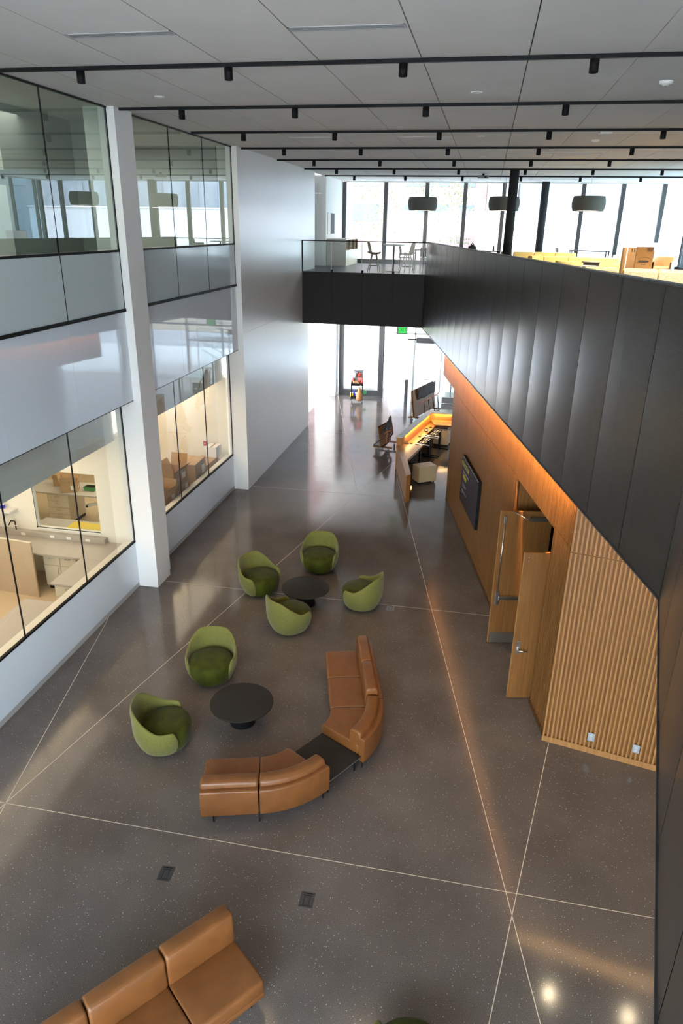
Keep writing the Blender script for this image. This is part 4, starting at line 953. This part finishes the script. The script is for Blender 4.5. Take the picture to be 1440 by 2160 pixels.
# ------------------------------------------------------------------ upper floor: windows, columns, lamps
def bigwin(name, label, p, L, rz, z0, z1, mull, m='clear', w=.05):
    g = thing(name, label, 'window', (p[0], p[1], z0), rz); g['kind'] = 'structure'
    e = [0] + list(mull) + [L]; H = z1 - z0
    for a, c in zip(e, e[1:]): Bx('glass_pane', m, a + w / 2, c - w / 2, 0, .012, .16, H, g)
    for a in e: Bx('mullion', 'dark', a - w / 2, a + w / 2, -.10, .06, .16, H, g)
    Bx('sill', 'dark', -.03, L + .03, -.12, .08, 0, .16, g); Bx('head', 'offw', -.03, L + .03, -.06, .06, H, H + .05, g)
    return g
mx = [-6.29, -4.52, -2.74, -1.12, .49, 2.1, 3.70, 5.26, 6.84]
bigwin('window_10', 'wall of tall windows at the far end of the upper floor', (-6.35, YW), 14.3, 0, Z2, ZC - .05, [x + 6.35 for x in mx[1:]], 'clear', .16)
bigwin('window_11', 'blue tinted window wall at the right end of the lounge', (7.95, YW), 9, -PI / 2, Z2, ZC - .05, [.45, 2.2, 4.0, 5.8, 7.4], 'teal')
struct(Bx('wall_right', 'white', 8.0, 8.15, -6, 24.1, 0, ZC), 'white side wall beyond the lounge')
struct(Bx('wall_right', 'white', 8.0, 8.15, 24.1, 33.2, 0, Z2), 'white lower side wall under the blue window')
bk = MB().box(-13, -6.6, -6.2, -6.05, 0, ZC); bk.box(-6.6, 8.1, -6.2, -6.05, 0, .3); bk.box(-6.6, 8.1, -6.2, -6.05, 8.9, ZC)
struct(bk.build('wall_front', 'white'), 'white wall framing the big window behind the camera')
g = thing('window_12', 'big window wall behind the camera', 'window', (-6.6, -6.1, .3)); g['kind'] = 'structure'
for k in range(9): Bx('mullion', 'dark', k * 1.83 - .03, k * 1.83 + .03, -.06, .06, 0, 8.6, g)
Bx('glass_pane', 'clear', 0, 14.6, -.006, .006, 0, 8.6, g)
for x, y, lb in ((.67, 26.28, 'round dark column standing in the lounge, nearer of two'), (2.14, 32.85, 'round dark column against the far windows')):
    t = thing('column', lb, 'column', (x, y, Z2)); t['kind'] = 'structure'
    MB().tube((0, 0, 0), (0, 0, ZC - Z2), .155, 28).build('shaft', 'colm', t); MB().lathe([(.155, 0), (.165, 0), (.165, .06), (.155, .06)], 28).build('base_ring', 'dark', t)
pn = thing('pendant_lamp', '', 'pendant lamp', (0, 0, 0), 0, 'grey drum pendants over the lounge')
MB().lathe([(.54, -.25), (.585, -.12), (.60, 0), (.585, .14), (.55, .25), (.30, .25), (.02, .25)], 40).build('shade', 'lamp', pn)
MB().lathe([(0, -.235), (.53, -.235)], 40).build('diffuser', 'lampglow', pn)
MB().tube((0, 0, .25), (0, 0, ZC - 8.3), .006, 6).build('cord', 'lgrey', pn)
pl = [(-2.75, 31.27, 8.29, 'grey drum pendant lamp at left, over the far tables'), (.48, 30.44, 8.3, 'grey drum pendant lamp partly behind the dark column'), (3.5, 29.27, 8.3, 'grey drum pendant lamp at right, over the yellow seats')]
for i, (x, y, z, lb) in enumerate(pl):
    if i == 0: pn.location = (x, y, z); pn['label'] = lb
    else: dup(pn, (x, y, z), 0, lb)
# ------------------------------------------------------------------ upper floor: furniture
def stool(lb, x, y, rz):
    t = thing('bar_stool', lb, 'bar stool', (x, y, Z2), rz, 'olive bar stools on the bridge')
    P = []
    for i in range(11):
        u = -1 + 2 * i / 10; P.append([(u * .22 * (1 - .12 * v_), -.20 + .40 * v_ , .66 + .03 * u * u - .04 * math.sin(PI * v_) + .015 * v_) for v_ in [k / 8 for k in range(9)]])
    mb = MB(); mb.grid(P); o = mb.build('seat', 'olive', t); md = o.modifiers.new('t', 'SOLIDIFY'); md.thickness = .035
    P = []
    for i in range(11):
        u = -1 + 2 * i / 10; P.append([(u * .20 * (1 - .25 * v_), .19 + .07 * v_ - .05 * u * u, .67 + .36 * v_ - .05 * v_ * u * u) for v_ in [k / 8 for k in range(9)]])
    mb = MB(); mb.grid(P); o = mb.build('backrest', 'olive', t); md = o.modifiers.new('t', 'SOLIDIFY'); md.thickness = .03
    for sx_ in (-1, 1):
        for sy_ in (-1, 1): MB().tube((sx_ * .07, sy_ * .07, .62), (sx_ * .21, sy_ * .20, 0), .018, 8, .014).build('leg', 'taupe', t)
    b = MB(); q = [(-.16, -.155, .22), (.16, -.155, .22), (.16, .155, .22), (-.16, .155, .22), (-.16, -.155, .22)]; b.path(q, .010, 6); b.build('footrest', 'black', t)
    Bx('swivel_plate', 'black', -.08, .08, -.08, .08, .60, .63, t)
stool('olive bar stool left of the tall round table on the bridge', -3.93, 26.25, PI / 2); stool('olive bar stool right of the tall round table on the bridge', -2.72, 26.1, -PI / 2 - .3)
t = thing('bar_table', 'tall round pale topped table between the two bar stools', 'table', (-3.30, 26.75, Z2)); MB().lathe([(0, .90), (.38, .90), (.38, .93), (0, .93)], 36).build('tabletop', 'offw', t); MB().tube((0, 0, 0), (0, 0, .9), .03).build('pole', 'black', t); MB().lathe([(0, 0), (.26, 0), (.26, .015), (0, .02)], 28).build('base', 'black', t)
def dtable(lb, x, y, w, d, rz=0, h=.74):
    t = thing('dining_table', lb, 'table', (x, y, Z2), rz, 'dark tables by the far windows'); Bx('tabletop', 'tabletop', -w / 2, w / 2, -d / 2, d / 2, h - .03, h, t)
    for sx_ in (-1, 1):
        for sy_ in (-1, 1): Bx('leg', 'black', sx_ * (w / 2 - .05) - .02, sx_ * (w / 2 - .05) + .02, sy_ * (d / 2 - .05) - .02, sy_ * (d / 2 - .05) + .02, 0, h - .03, t)
def dchair(lb, x, y, rz, grp='dark chairs by the far windows', m='dark'):
    t = thing('dining_chair', lb, 'chair', (x, y, Z2), rz, grp); Bx('seat', m, -.21, .21, -.21, .21, .43, .46, t, .01)
    P = [[(u * .2, .2 + .05 * v_ - .04 * u * u, .52 + .32 * v_) for v_ in (0, .33, .66, 1)] for u in (-1, -.6, -.2, .2, .6, 1)]
    mb = MB(); mb.grid(P); o = mb.build('backrest', m, t); md = o.modifiers.new('t', 'SOLIDIFY'); md.thickness = .02
    for sx_ in (-1, 1):
        for sy_ in (-1, 1): MB().tube((sx_ * .17, sy_ * .17, .43), (sx_ * .2, sy_ * .2, 0), .012, 6).build('leg', 'black', t)
        MB().tube((sx_ * .17, .2, .44), (sx_ * .16, .2, .6), .012, 6).build('back_post', 'black', t)
dtable('dark framed table right of the bar stools by the balcony corner', -2.15, 28.4, 1.2, .8)
dchair('dark chair left of the dark framed table behind the bar stool', -3.05, 28.4, PI / 2); dchair('dark chair in front of the dark framed table by the balcony corner', -2.2, 27.6, PI)
dtable('dark table with glasses of water seen over the yellow sofas', 4.0, 31.2, 1.5, .8, 0, .76); dchair('dark chair left of the table beyond the yellow sofas', 2.95, 30.95, PI / 2); dchair('second dark chair left of the table beyond the yellow sofas', 2.95, 31.5, PI / 2 + .1); dchair('pale blue chair right of the table beyond the yellow sofas', 5.1, 31.1, -PI / 2, 'dark chairs by the far windows', 'lgrey')
dtable('dark table with a bag on it just left of the dark column', -.2, 28.0, 1.3, .8, 0, .76)
t = thing('dark_bag', 'small dark bag on the table left of the column', 'bag', (-.55, 28.0, Z2 + .76)); MB().lathe([(0, 0), (.16, 0), (.15, .12), (.05, .2), (0, .2)], 12).build('bag', 'ink', t); MB().path([(-.08, 0, .16), (0, 0, .26), (.08, 0, .16)], .012).build('strap', 'black', t)
t = thing('red_bottle', 'small red topped bottle on the table beside the column', 'bottle', (.22, 28.0, Z2 + .76)); MB().lathe([(0, 0), (.035, 0), (.035, .12), (.014, .17), (0, .17)], 12).build('bottle', 'cardd', t); MB().lathe([(0, .17), (.016, .17), (.016, .2), (0, .2)], 12).build('cap', 'red', t)
# cabinet with planter cubbies
t = thing('cubby_cabinet', 'pale cabinet with brown open cubbies beside the far upper window', 'cabinet', (-6.40, 29.75, Z2))
Bx('body', 'cream', 0, .78, 0, 2.75, 0, .60, t); Bx('end_panel', 'counter', 0, .785, -.02, 0, 0, 1.03, t); Bx('top', 'cream', 0, .78, 0, 2.75, 1.0, 1.03, t); Bx('back_panel', 'cream', 0, .05, 0, 2.75, .6, 1.0, t)
for k in range(4): Bx('cubby_divider', 'oakd', .04, .78, .02 + k * .90, .05 + k * .90, .60, 1.0, t)
for k in range(3):
    for q in range(3): Bx('cubby_board', 'cardd', .10, .74, .14 + k * .9 + q * .26, .22 + k * .9 + q * .26, .6, .98, t)
# lounge sofas
def lounge(lb, x, y, rz, mods, L=.72, curve_l=False):
    t = thing('lounge_sofa', lb, 'sofa', (x, y, Z2), rz, 'yellow lounge sofas')
    for k in range(mods):
        Bx('seat', 'yellow', k * L + .005, (k + 1) * L - .005, -.62, .02, .10, .42, t, .03)
        Bx('backrest', 'yellow', k * L + .005, (k + 1) * L - .005, -.06, .10, .36, .74, t, .04)
        Bx('back_panel', 'yback', k * L + .008, (k + 1) * L - .008, .06, .13, .08, .70, t, .02)
        Bx('plinth', 'black', k * L + .05, (k + 1) * L - .05, -.5, .05, 0, .10, t)
    if curve_l:
        P = []
        for i in range(9):
            a = PI / 2 + PI / 2 * i / 8
            P.append([(.35 + r_ * .42 * math.cos(a) - .40, -.35 + r_ * .42 * math.sin(a), z) for r_, z in ((1, .1), (1, .72), (.95, .745), (.72, .745), (.68, .72), (.68, .1))])
        mb = MB(); mb.grid(P); mb.build('rounded_arm', 'yellow', t)
lounge('yellow lounge sofa closest to the metal balcony, its pale back to the camera', 2.92, 17.6, PI, 1); 
lounge('yellow lounge sofa beside the paper bag, pale back towards the camera', 5.22, 17.4, PI, 3, .74)
lounge('middle yellow lounge sofa with a rounded left arm', 1.75, 24.2, -.06, 3, .75, True)
lounge('farthest yellow lounge sofa in front of the dark table', .95, 28.3, .05, 3, .75, True)
def tub(lb, x, y, rz, inner='tan', outer='offw', s_=1.):
    t = thing('tub_chair', lb, 'armchair', (x, y, Z2), rz, 'small tub chairs in the lounge'); R_ = .36 * s_
    for nm_, m, r0, r1 in (('outer_shell', outer, R_, R_ - .025), ('inner_back', inner, R_ - .027, R_ - .07)):
        P = []
        for i in range(25):
            u = math.radians(-120 + 240 * i / 24); T = .74 - .16 * smooth(50, 120, abs(math.degrees(u)))
            P.append([(r * math.sin(u), r * math.cos(u), z) for r, z in ((r0, .1), (r0, T - .02), (r0 - .005, T), (r1 + .005, T), (r1, T - .02), (r1, .1))])
        mb = MB(); mb.grid(P); mb.build(nm_, m, t)
    MB().lathe([(0, .1), (R_ - .075, .1), (R_ - .072, .38), (R_ - .11, .43), (0, .44)], 28).build('seat', inner, t); MB().lathe([(0, 0), (.2, 0), (.2, .1), (0, .1)], 20).build('base', 'black', t)
tub('white tub chair with tan inside, right of the paper bag', 5.75, 26.2, -.45); tub('white tub chair with pale tan back, left of the paper bag', 4.62, 26.9, .3, 'yback', 'offw')
tub('yellow armchair peeking over the balcony left of the grey side tables', 2.2, 20.9, 2.6, 'tan', 'yellow'); tub('small yellow armchair edge beside the grey side tables', 3.45, 21.2, -1.9, 'tan', 'yellow', .8)
def stable(lb, x, y, r, h, top='lgrey', body='taupe'):
    t = thing('side_table', lb, 'side table', (x, y, Z2), 0, 'round side tables in the lounge'); MB().lathe([(0, h - .03), (r, h - .03), (r, h), (0, h)], 32).build('tabletop', top, t); MB().lathe([(0, 0), (r * .8, 0), (r * .82, h - .03), (0, h - .03)], 32).build('drum', body, t)
stable('grey round side table near the balcony, farther of two', 2.78, 22.0, .32, .58); stable('grey round side table right behind the balcony cap', 2.98, 19.8, .34, .56)
stable('taupe round stool with a white top in front of the middle yellow sofa', 3.05, 22.95, .28, .66, 'taupe'); stable('taupe round stool beside the paper bag', 3.85, 22.3, .26, .62, 'offw'); stable('round side table under the paper bag', 3.63, 18.6, .30, .655)
# paper bag with its oval print
t = thing('paper_bag', 'brown paper bag with an oval striped logo standing among the yellow seats', 'paper bag', (3.63, 18.55, Z2 + .66), -.10)
b = MB(); w, d, h = .19, .11, .51
b.box(-w, w, -d, -d + .006, 0, h * .82); b.box(-w, w, d - .006, d, 0, h); b.box(-w, -w + .006, -d, d, 0, h * .9); b.box(w - .006, w, -d, d, 0, h * .86); b.box(-w, w, -d, d, 0, .006); b.build('body', 'kraft', t)
MB().prism([(-w, -d), (w * .2, -d), (-w * .1, -d + .05), (-w, -d + .05)], h * .82, h * .98).build('torn_flap', 'kraft', t)
lo = MB()
pts = [(.135 * math.cos(a) + .01, -d - .002, .235 + .048 * math.sin(a)) for a in [-.9 + (PI + 1.3) * k / 24 for k in range(25)]]
lo.path(pts, .003, 5)
for k in range(5): lo.box(-.15 + .012 * k, .10 - .02 * abs(k - 2), -d - .003, -d - .001, .165 + .014 * k, .171 + .014 * k)
x_ = -.11
for k in range(9): lo.box(x_, x_ + .018, -d - .0035, -d - .001, .176, .214); x_ += .024
lo.box(-.06, .05, -d - .003, -d - .001, .125, .137); lo.build('printed_logo', 'ink', t)
t = thing('brown_carton', 'brown carton with black printed edge behind the paper bag', 'box', (3.64, 20.3, Z2 + .0)); Bx('body', 'kraft', -.2, .26, -.15, .15, 0, 1.12, t); Bx('white_edge', 'paper', -.14, -.11, -.155, -.15, .1, 1.12, t)
for k in range(4): Bx('printed_mark', 'ink', -.02 + k * .06, .0 + k * .06, -.155, -.15, 1.02, 1.10, t)
t = thing('white_board', 'blank pale blue board propped behind the white tub chair', 'board', (5.75, 27.6, Z2 + .2)); Bx('board', 'boardm', -.46, .46, 0, .03, .0, .95, t); Bx('easel_leg', 'lgrey', -.4, -.37, .03, .06, -.2, .9, t); Bx('easel_leg', 'lgrey', .37, .4, .03, .06, -.2, .9, t)

# ------------------------------------------------------------------ outside
struct(Bx('ground', 'pave', -80, 80, 34.1, 120, -.5, -.03), 'pale sunlit paving outside the entrance', 'ground')
struct(Bx('ground', 'pave', -80, 80, -60, -6.3, -.5, -.03), 'pale paving behind the building', 'ground')
struct(Bx('roof', 'bulk', -13.5, 9, -6.3, 33.3, ZC + .35, ZC + .6), 'flat roof over the hall', 'roof')
bank = MB(); P = []
rr = random.Random(3)
for i in range(41):
    x = -26 + i * 1.3; P.append([(x, 44 + k * 1.2, -.1 + (.0, 1.2, 2.2, 2.9, 3.3)[k] + rr.uniform(-.2, .2)) for k in range(5)])
bank.grid(P, False); tag(bank.build('grass_bank', 'straw'), 'dry grassy bank outside the entrance', 'bank', None, 'structure')
rw = tag(Bx('retaining_wall', 'cloudw', -26, 26, 43.6, 44.0, -.1, .9), 'long low white retaining wall at the foot of the bank', 'wall', None, 'structure')
def building(name, lb, x0, x1, y, z0, z1, m, wm, wins, rows, d=12):
    t = thing(name, lb, 'building', ((x0 + x1) / 2, y, 0)); w = (x1 - x0) / 2
    Bx('wall', m, -w, w, 0, d, z0, z1, t)
    for za, zb in rows:
        for xa, xb_ in wins: Bx('window', wm, xa - (x0 + x1) / 2, xb_ - (x0 + x1) / 2, -.05, .02, za, zb, t)
    return t
t = building('brick_building', 'pale red brick building with blue-grey windows seen through the far windows', -20, -.5, 72, 3, 30, 'brick', 'bwin', [(-13, -10.5), (-8, -3.9), (-2.9, -1.6)], [(7.9, 9.4), (10.9, 12.6), (14.2, 16)]); Bx('drain_pipe', 'offw', 6.9, 7.1, -.1, 0, 3, 14, t)
building('stone_building', 'pale stone building with tall windows seen through the right far windows', 2.5, 32, 66, 0, 26, 'stone', 'bwin2', [(4, 5), (6.4, 8.2), (10, 11.5), (13, 14.6), (16.5, 17.5), (19, 23)], [(8.6, 10.8), (12.4, 15)])
t = thing('annex', 'low white annex with a flat roof in front of the stone building', 'building', (12, 58, 0)); Bx('wall', 'cloudw', -13, 13, 0, 4, 0, 8.5, t); Bx('plinth_band', 'offw', -13.05, 13.05, -.05, 4, 0, 5.4, t); Bx('roof_edge', 'lgrey', -13.1, 13.1, -.1, 4, 8.5, 8.6, t)
t = thing('pickup_truck', 'white van parked outside, seen through the bridge balustrade', 'van', (-4.6, 44.9 + 7, 3.25)); Bx('body', 'offw', -2.6, 2.4, -.9, .9, .45, 1.15, t, .1); Bx('cab', 'offw', -1.6, 1.2, -.85, .85, 1.1, 1.9, t, .15); Bx('side_window', 'bwin', -1.3, -.3, -.87, -.85, 1.25, 1.75, t); Bx('side_window', 'bwin', -.2, .9, -.87, -.85, 1.25, 1.75, t)
for x in (-1.7, 1.6): 
    o = MB().tube((x, -.95, .42), (x, -.7, .42), .42, 24).build('wheel', 'black', t); MB().tube((x, -.97, .42), (x, -.95, .42), .26, 20).build('hub', 'lgrey', o)
struct(Bx('ground', 'pave', -40, 40, 48.9, 100, -.5, 3.25), 'raised pale street level behind the bank', 'ground')
def tree(lb, x, y, z, h, r):
    t = thing('young_tree', lb, 'tree', (x, y, z), 0, 'pale young trees outside the far windows'); MB().tube((0, 0, 0), (0, 0, h * .7), .07, 8, .03).build('trunk', 'taupe', t)
    mb = MB(); rr = random.Random(int(x * 10))
    for k in range(900):
        a = rr.uniform(0, 2 * PI); q = r * rr.random() ** .5; zz = h * (.35 + .65 * rr.random()); q *= (1.05 - abs(zz / h - .6)); c = Vector((q * math.cos(a), q * math.sin(a), zz)); u = Vector((rr.uniform(-1, 1), rr.uniform(-1, 1), rr.uniform(-1, 1))).normalized() * .09; v = u.orthogonal() * .7
        mb.add([c - u, c + v, c + u, c - v], [(0, 1, 2, 3)])
    mb.build('foliage', 'leaf', t, recalc=False)
tree('pale leafed young tree outside, left of the middle pendant lamp', -4.6, 58, 3.25, 8, 1.7); tree('pale leafed young tree in front of the brick building', -9.2, 64, 3.25, 9.5, 2.2); tree('pale leafed young tree right in front of the brick building windows', -2.6, 62, 3.25, 8.5, 1.4)
# scaffold outside, visible in the glossy spandrel
t = thing('scaffold', 'grey tube scaffold with two decks outside the entrance', 'scaffold', (1.0, 36.2, 0))
for x in (-1.6, 1.2):
    for y in (0, 1.2): MB().tube((x, y, 0), (x, y, 5.2), .03, 8).build('upright', 'scaf', t)
for z in (1.55, 3.2):
    Bx('deck', 'plank', -1.7, 1.3, -.05, 1.25, z, z + .08, t)
    for y in (0, 1.2):
        MB().tube((-1.6, y, z + 1.0), (1.2, y, z + 1.0), .022, 8).build('guard_rail', 'scaf', t); MB().tube((-1.6, y, z + .5), (1.2, y, z + .5), .022, 8).build('guard_rail', 'scaf', t)
for y in (0, 1.2):
    for z in (0, 1.65): MB().tube((-1.6, y, z), (1.2, y, z + 1.5), .018, 8).build('brace', 'scaf', t)
t = thing('step_ladder', 'aluminium ladder leaning on the scaffold outside', 'ladder', (-1.0, 35.4, 0), .0)
for x in (-.2, .2): MB().tube((x, 0, 0), (x, .9, 3.2), .025, 8).build('rail', 'steel', t)
for k in range(9): MB().tube((-.2, .1 * (k + 1) * .9, .35 * (k + 1) * .92), (.2, .1 * (k + 1) * .9, .35 * (k + 1) * .92), .015, 6).build('rung', 'steel', t)

# ------------------------------------------------------------------ light
wd = bpy.data.worlds.new('World'); S.world = wd; wd.use_nodes = True
nt = wd.node_tree; bgn = nt.nodes['Background']
tc = nt.nodes.new('ShaderNodeTexCoord'); sp_ = nt.nodes.new('ShaderNodeSeparateXYZ'); mr = nt.nodes.new('ShaderNodeMapRange'); mx_ = nt.nodes.new('ShaderNodeMix'); mx_.data_type = 'RGBA'
mr.inputs[1].default_value = 0; mr.inputs[2].default_value = .7
mx_.inputs[6].default_value = (1, 1, 1, 1); mx_.inputs[7].default_value = (.55, .73, 1, 1)
nt.links.new(tc.outputs['Generated'], sp_.inputs[0]); nt.links.new(sp_.outputs[2], mr.inputs[0]); nt.links.new(mr.outputs[0], mx_.inputs[0]); 
# the half of the sky behind the camera is the brighter, bluer one
my = nt.nodes.new('ShaderNodeMapRange'); my.inputs[1].default_value = .35; my.inputs[2].default_value = -.35; my.inputs[3].default_value = 1.7; my.inputs[4].default_value = 9.0
mz = nt.nodes.new('ShaderNodeMapRange'); mz.inputs[1].default_value = .1; mz.inputs[2].default_value = .8; mz.inputs[3].default_value = 1.; mz.inputs[4].default_value = 1.8
nt.links.new(sp_.outputs[1], my.inputs[0]); nt.links.new(sp_.outputs[2], mz.inputs[0])
mm = nt.nodes.new('ShaderNodeMath'); mm.operation = 'MULTIPLY'; nt.links.new(my.outputs[0], mm.inputs[0]); nt.links.new(mz.outputs[0], mm.inputs[1])
sc_ = nt.nodes.new('ShaderNodeVectorMath'); sc_.operation = 'SCALE'; nt.links.new(mx_.outputs[2], sc_.inputs[0]); nt.links.new(mm.outputs[0], sc_.inputs[3]); nt.links.new(sc_.outputs[0], bgn.inputs[0])
bgn.inputs[1].default_value = 1.0
def area(name, loc, rot_, sx_, sy_, col, power, portal=False):
    l = bpy.data.lights.new(name, 'AREA'); l.shape = 'RECTANGLE'; l.size = sx_; l.size_y = sy_; l.color = col; l.energy = power
    if portal: l.cycles.is_portal = True
    o = bpy.data.objects.new(name, l); COL.objects.link(o); o.location = loc; o.rotation_euler = rot_; return o
area('window_portal', (.8, YW + .3, 7.6), (-PI / 2, 0, 0), 14.3, 3.2, (1, 1, 1), 0, True)
area('window_portal', (.0, 33.0, 2.1), (-PI / 2, 0, 0), 14, 4.2, (1, 1, 1), 0, True)
area('window_portal', (.8, -6.3, 4.6), (PI / 2, 0, 0), 14.6, 8.6, (1, 1, 1), 0, True)
area('window_portal', (8.2, 28.6, 7.6), (PI / 2, 0, PI / 2), 9, 3.2, (1, 1, 1), 0, True)
# warm cove above the oak walls: an LED strip lamp along each
def cove(p0, p1, n, power):
    a = Vector(p0); b = Vector(p1); c = (a + b) / 2; d = b - a
    t = thing('cove_strip_lamp', 'warm LED strip hidden above the oak wall, ' + n, 'strip lamp', c, math.atan2(d.y, d.x))
    L = d.length; Bx('channel', 'black', -L / 2, L / 2, -.02, .02, 0, .03, t)
    o = area('cove_light', (c.x, c.y, c.z - .005), (0, 0, math.atan2(d.y, d.x)), L, .008, (1., .57, .20), power)
p0 = wpt(9.35, .10, 4.27); p1 = wpt(21.3, .10, 4.27); cove(p0, p1, 'along the long wall', 560)
q0 = F0 + Fn * .06; q1 = q0 + Fd * 2.8; cove((q0.x, q0.y, 4.27), (q1.x, q1.y, 4.27), 'over the short end wall', 11)
for x, y, a_, b_, p in ((-9.6, 8.3, 4.2, 7.5, 140), (-8.6, 16.4, 2.4, 5, 80), (-10.3, 15.5, 3, 3, 34)): area('lab_light', (x, y, 3.30), (0, 0, 0), a_, b_, (1., .84, .65), p)
area('upper_room_light', (-9.5, 8, 9.1), (0, 0, 0), 4, 9, (1, .95, .86), 200); area('upper_room_light', (-9.5, 16.5, 9.1), (0, 0, 0), 4, 3, (1, .95, .86), 80)
# sun on the paving outside
sl = bpy.data.lights.new('sun', 'SUN'); sl.energy = 2.6; sl.color = (1, .94, .85); sl.angle = .01
so = bpy.data.objects.new('sun', sl); COL.objects.link(so); so.rotation_euler = (math.radians(12), math.radians(42), 0)
area('counter_light', (-1.79, 23.7, 1.07), (0, 0, math.atan2(3.45, .67)), 3.0, .02, (1, .58, .22), 17)
area('counter_light', (-1.1, 25.40, 1.07), (0, 0, 0), .7, .02, (1, .62, .25), 4)
# downlights
def spot(x, y, z, p, ang=70, col=(1, .72, .42), r=.04):
    l = bpy.data.lights.new('downlight_lamp', 'SPOT'); l.energy = p; l.spot_size = math.radians(ang); l.spot_blend = .6; l.color = col; l.shadow_soft_size = r
    o = bpy.data.objects.new('downlight_lamp', l); COL.objects.link(o); o.location = (x, y, z)
for x, y in ((-1.155, 9.56), (-3.31, 9.56), (1.0, 9.56), (-3.31, 12.8), (-1.155, 12.8), ): spot(x, y, ZC - .22, 130, 66)
for x, y in ((2.07, 8.27), (3.29, 8.14)): spot(x, y, 4.32, 20, 130, (1, .80, .52), .045)   # downlights in the soffit before the slat end wall
for x, y in ((3.12, 19.31), (5.22, 19.31), (3.12, 22.67), (5.22, 22.67), (3.12, 16.07), (5.22, 16.07), (5.22, 26.07), (3.12, 26.07)): spot(x, y, ZC - .20, 420, 110, (1, .86, .66))
for x, y in ((-2.75, 31.27), (.48, 30.44), (3.5, 29.27)): area('pendant_light', (x, y, 8.0), (0, 0, 0), .8, .8, (1, .85, .68), 45)

# ------------------------------------------------------------------ camera
cam = bpy.data.cameras.new('Camera'); co = bpy.data.objects.new('Camera', cam); COL.objects.link(co); S.camera = co
cam.sensor_fit = 'VERTICAL'; cam.sensor_height = 36; cam.lens = 1477.464 / 2160 * 36; cam.clip_end = 400; cam.clip_start = .05
yw, pt, rl = -0.186568519, 0.387536017, 0.0168356119
fwd = Vector((math.sin(yw) * math.cos(pt), math.cos(yw) * math.cos(pt), -math.sin(pt)))
ri = Vector((math.cos(yw), -math.sin(yw), 0)); up = ri.cross(fwd)
r_ = ri * math.cos(rl) + up * math.sin(rl); u_ = -ri * math.sin(rl) + up * math.cos(rl)
m = Matrix((r_, u_, -fwd)).transposed().to_4x4(); m.translation = (0, 0, 7.4); co.matrix_world = m

S.view_settings.view_transform = 'Standard'; S.view_settings.look = 'None'; S.view_settings.gamma = 1; S.view_settings.exposure = 0.82; S.view_settings.use_curve_mapping = False
cy = S.cycles
cy.use_denoising = True; cy.max_bounces = 8; cy.diffuse_bounces = 5; cy.glossy_bounces = 4; cy.transparent_max_bounces = 16; cy.transmission_bounces = 4
cy.sample_clamp_indirect = 6; cy.caustics_reflective = False; cy.caustics_refractive = False; cy.blur_glossy = .1
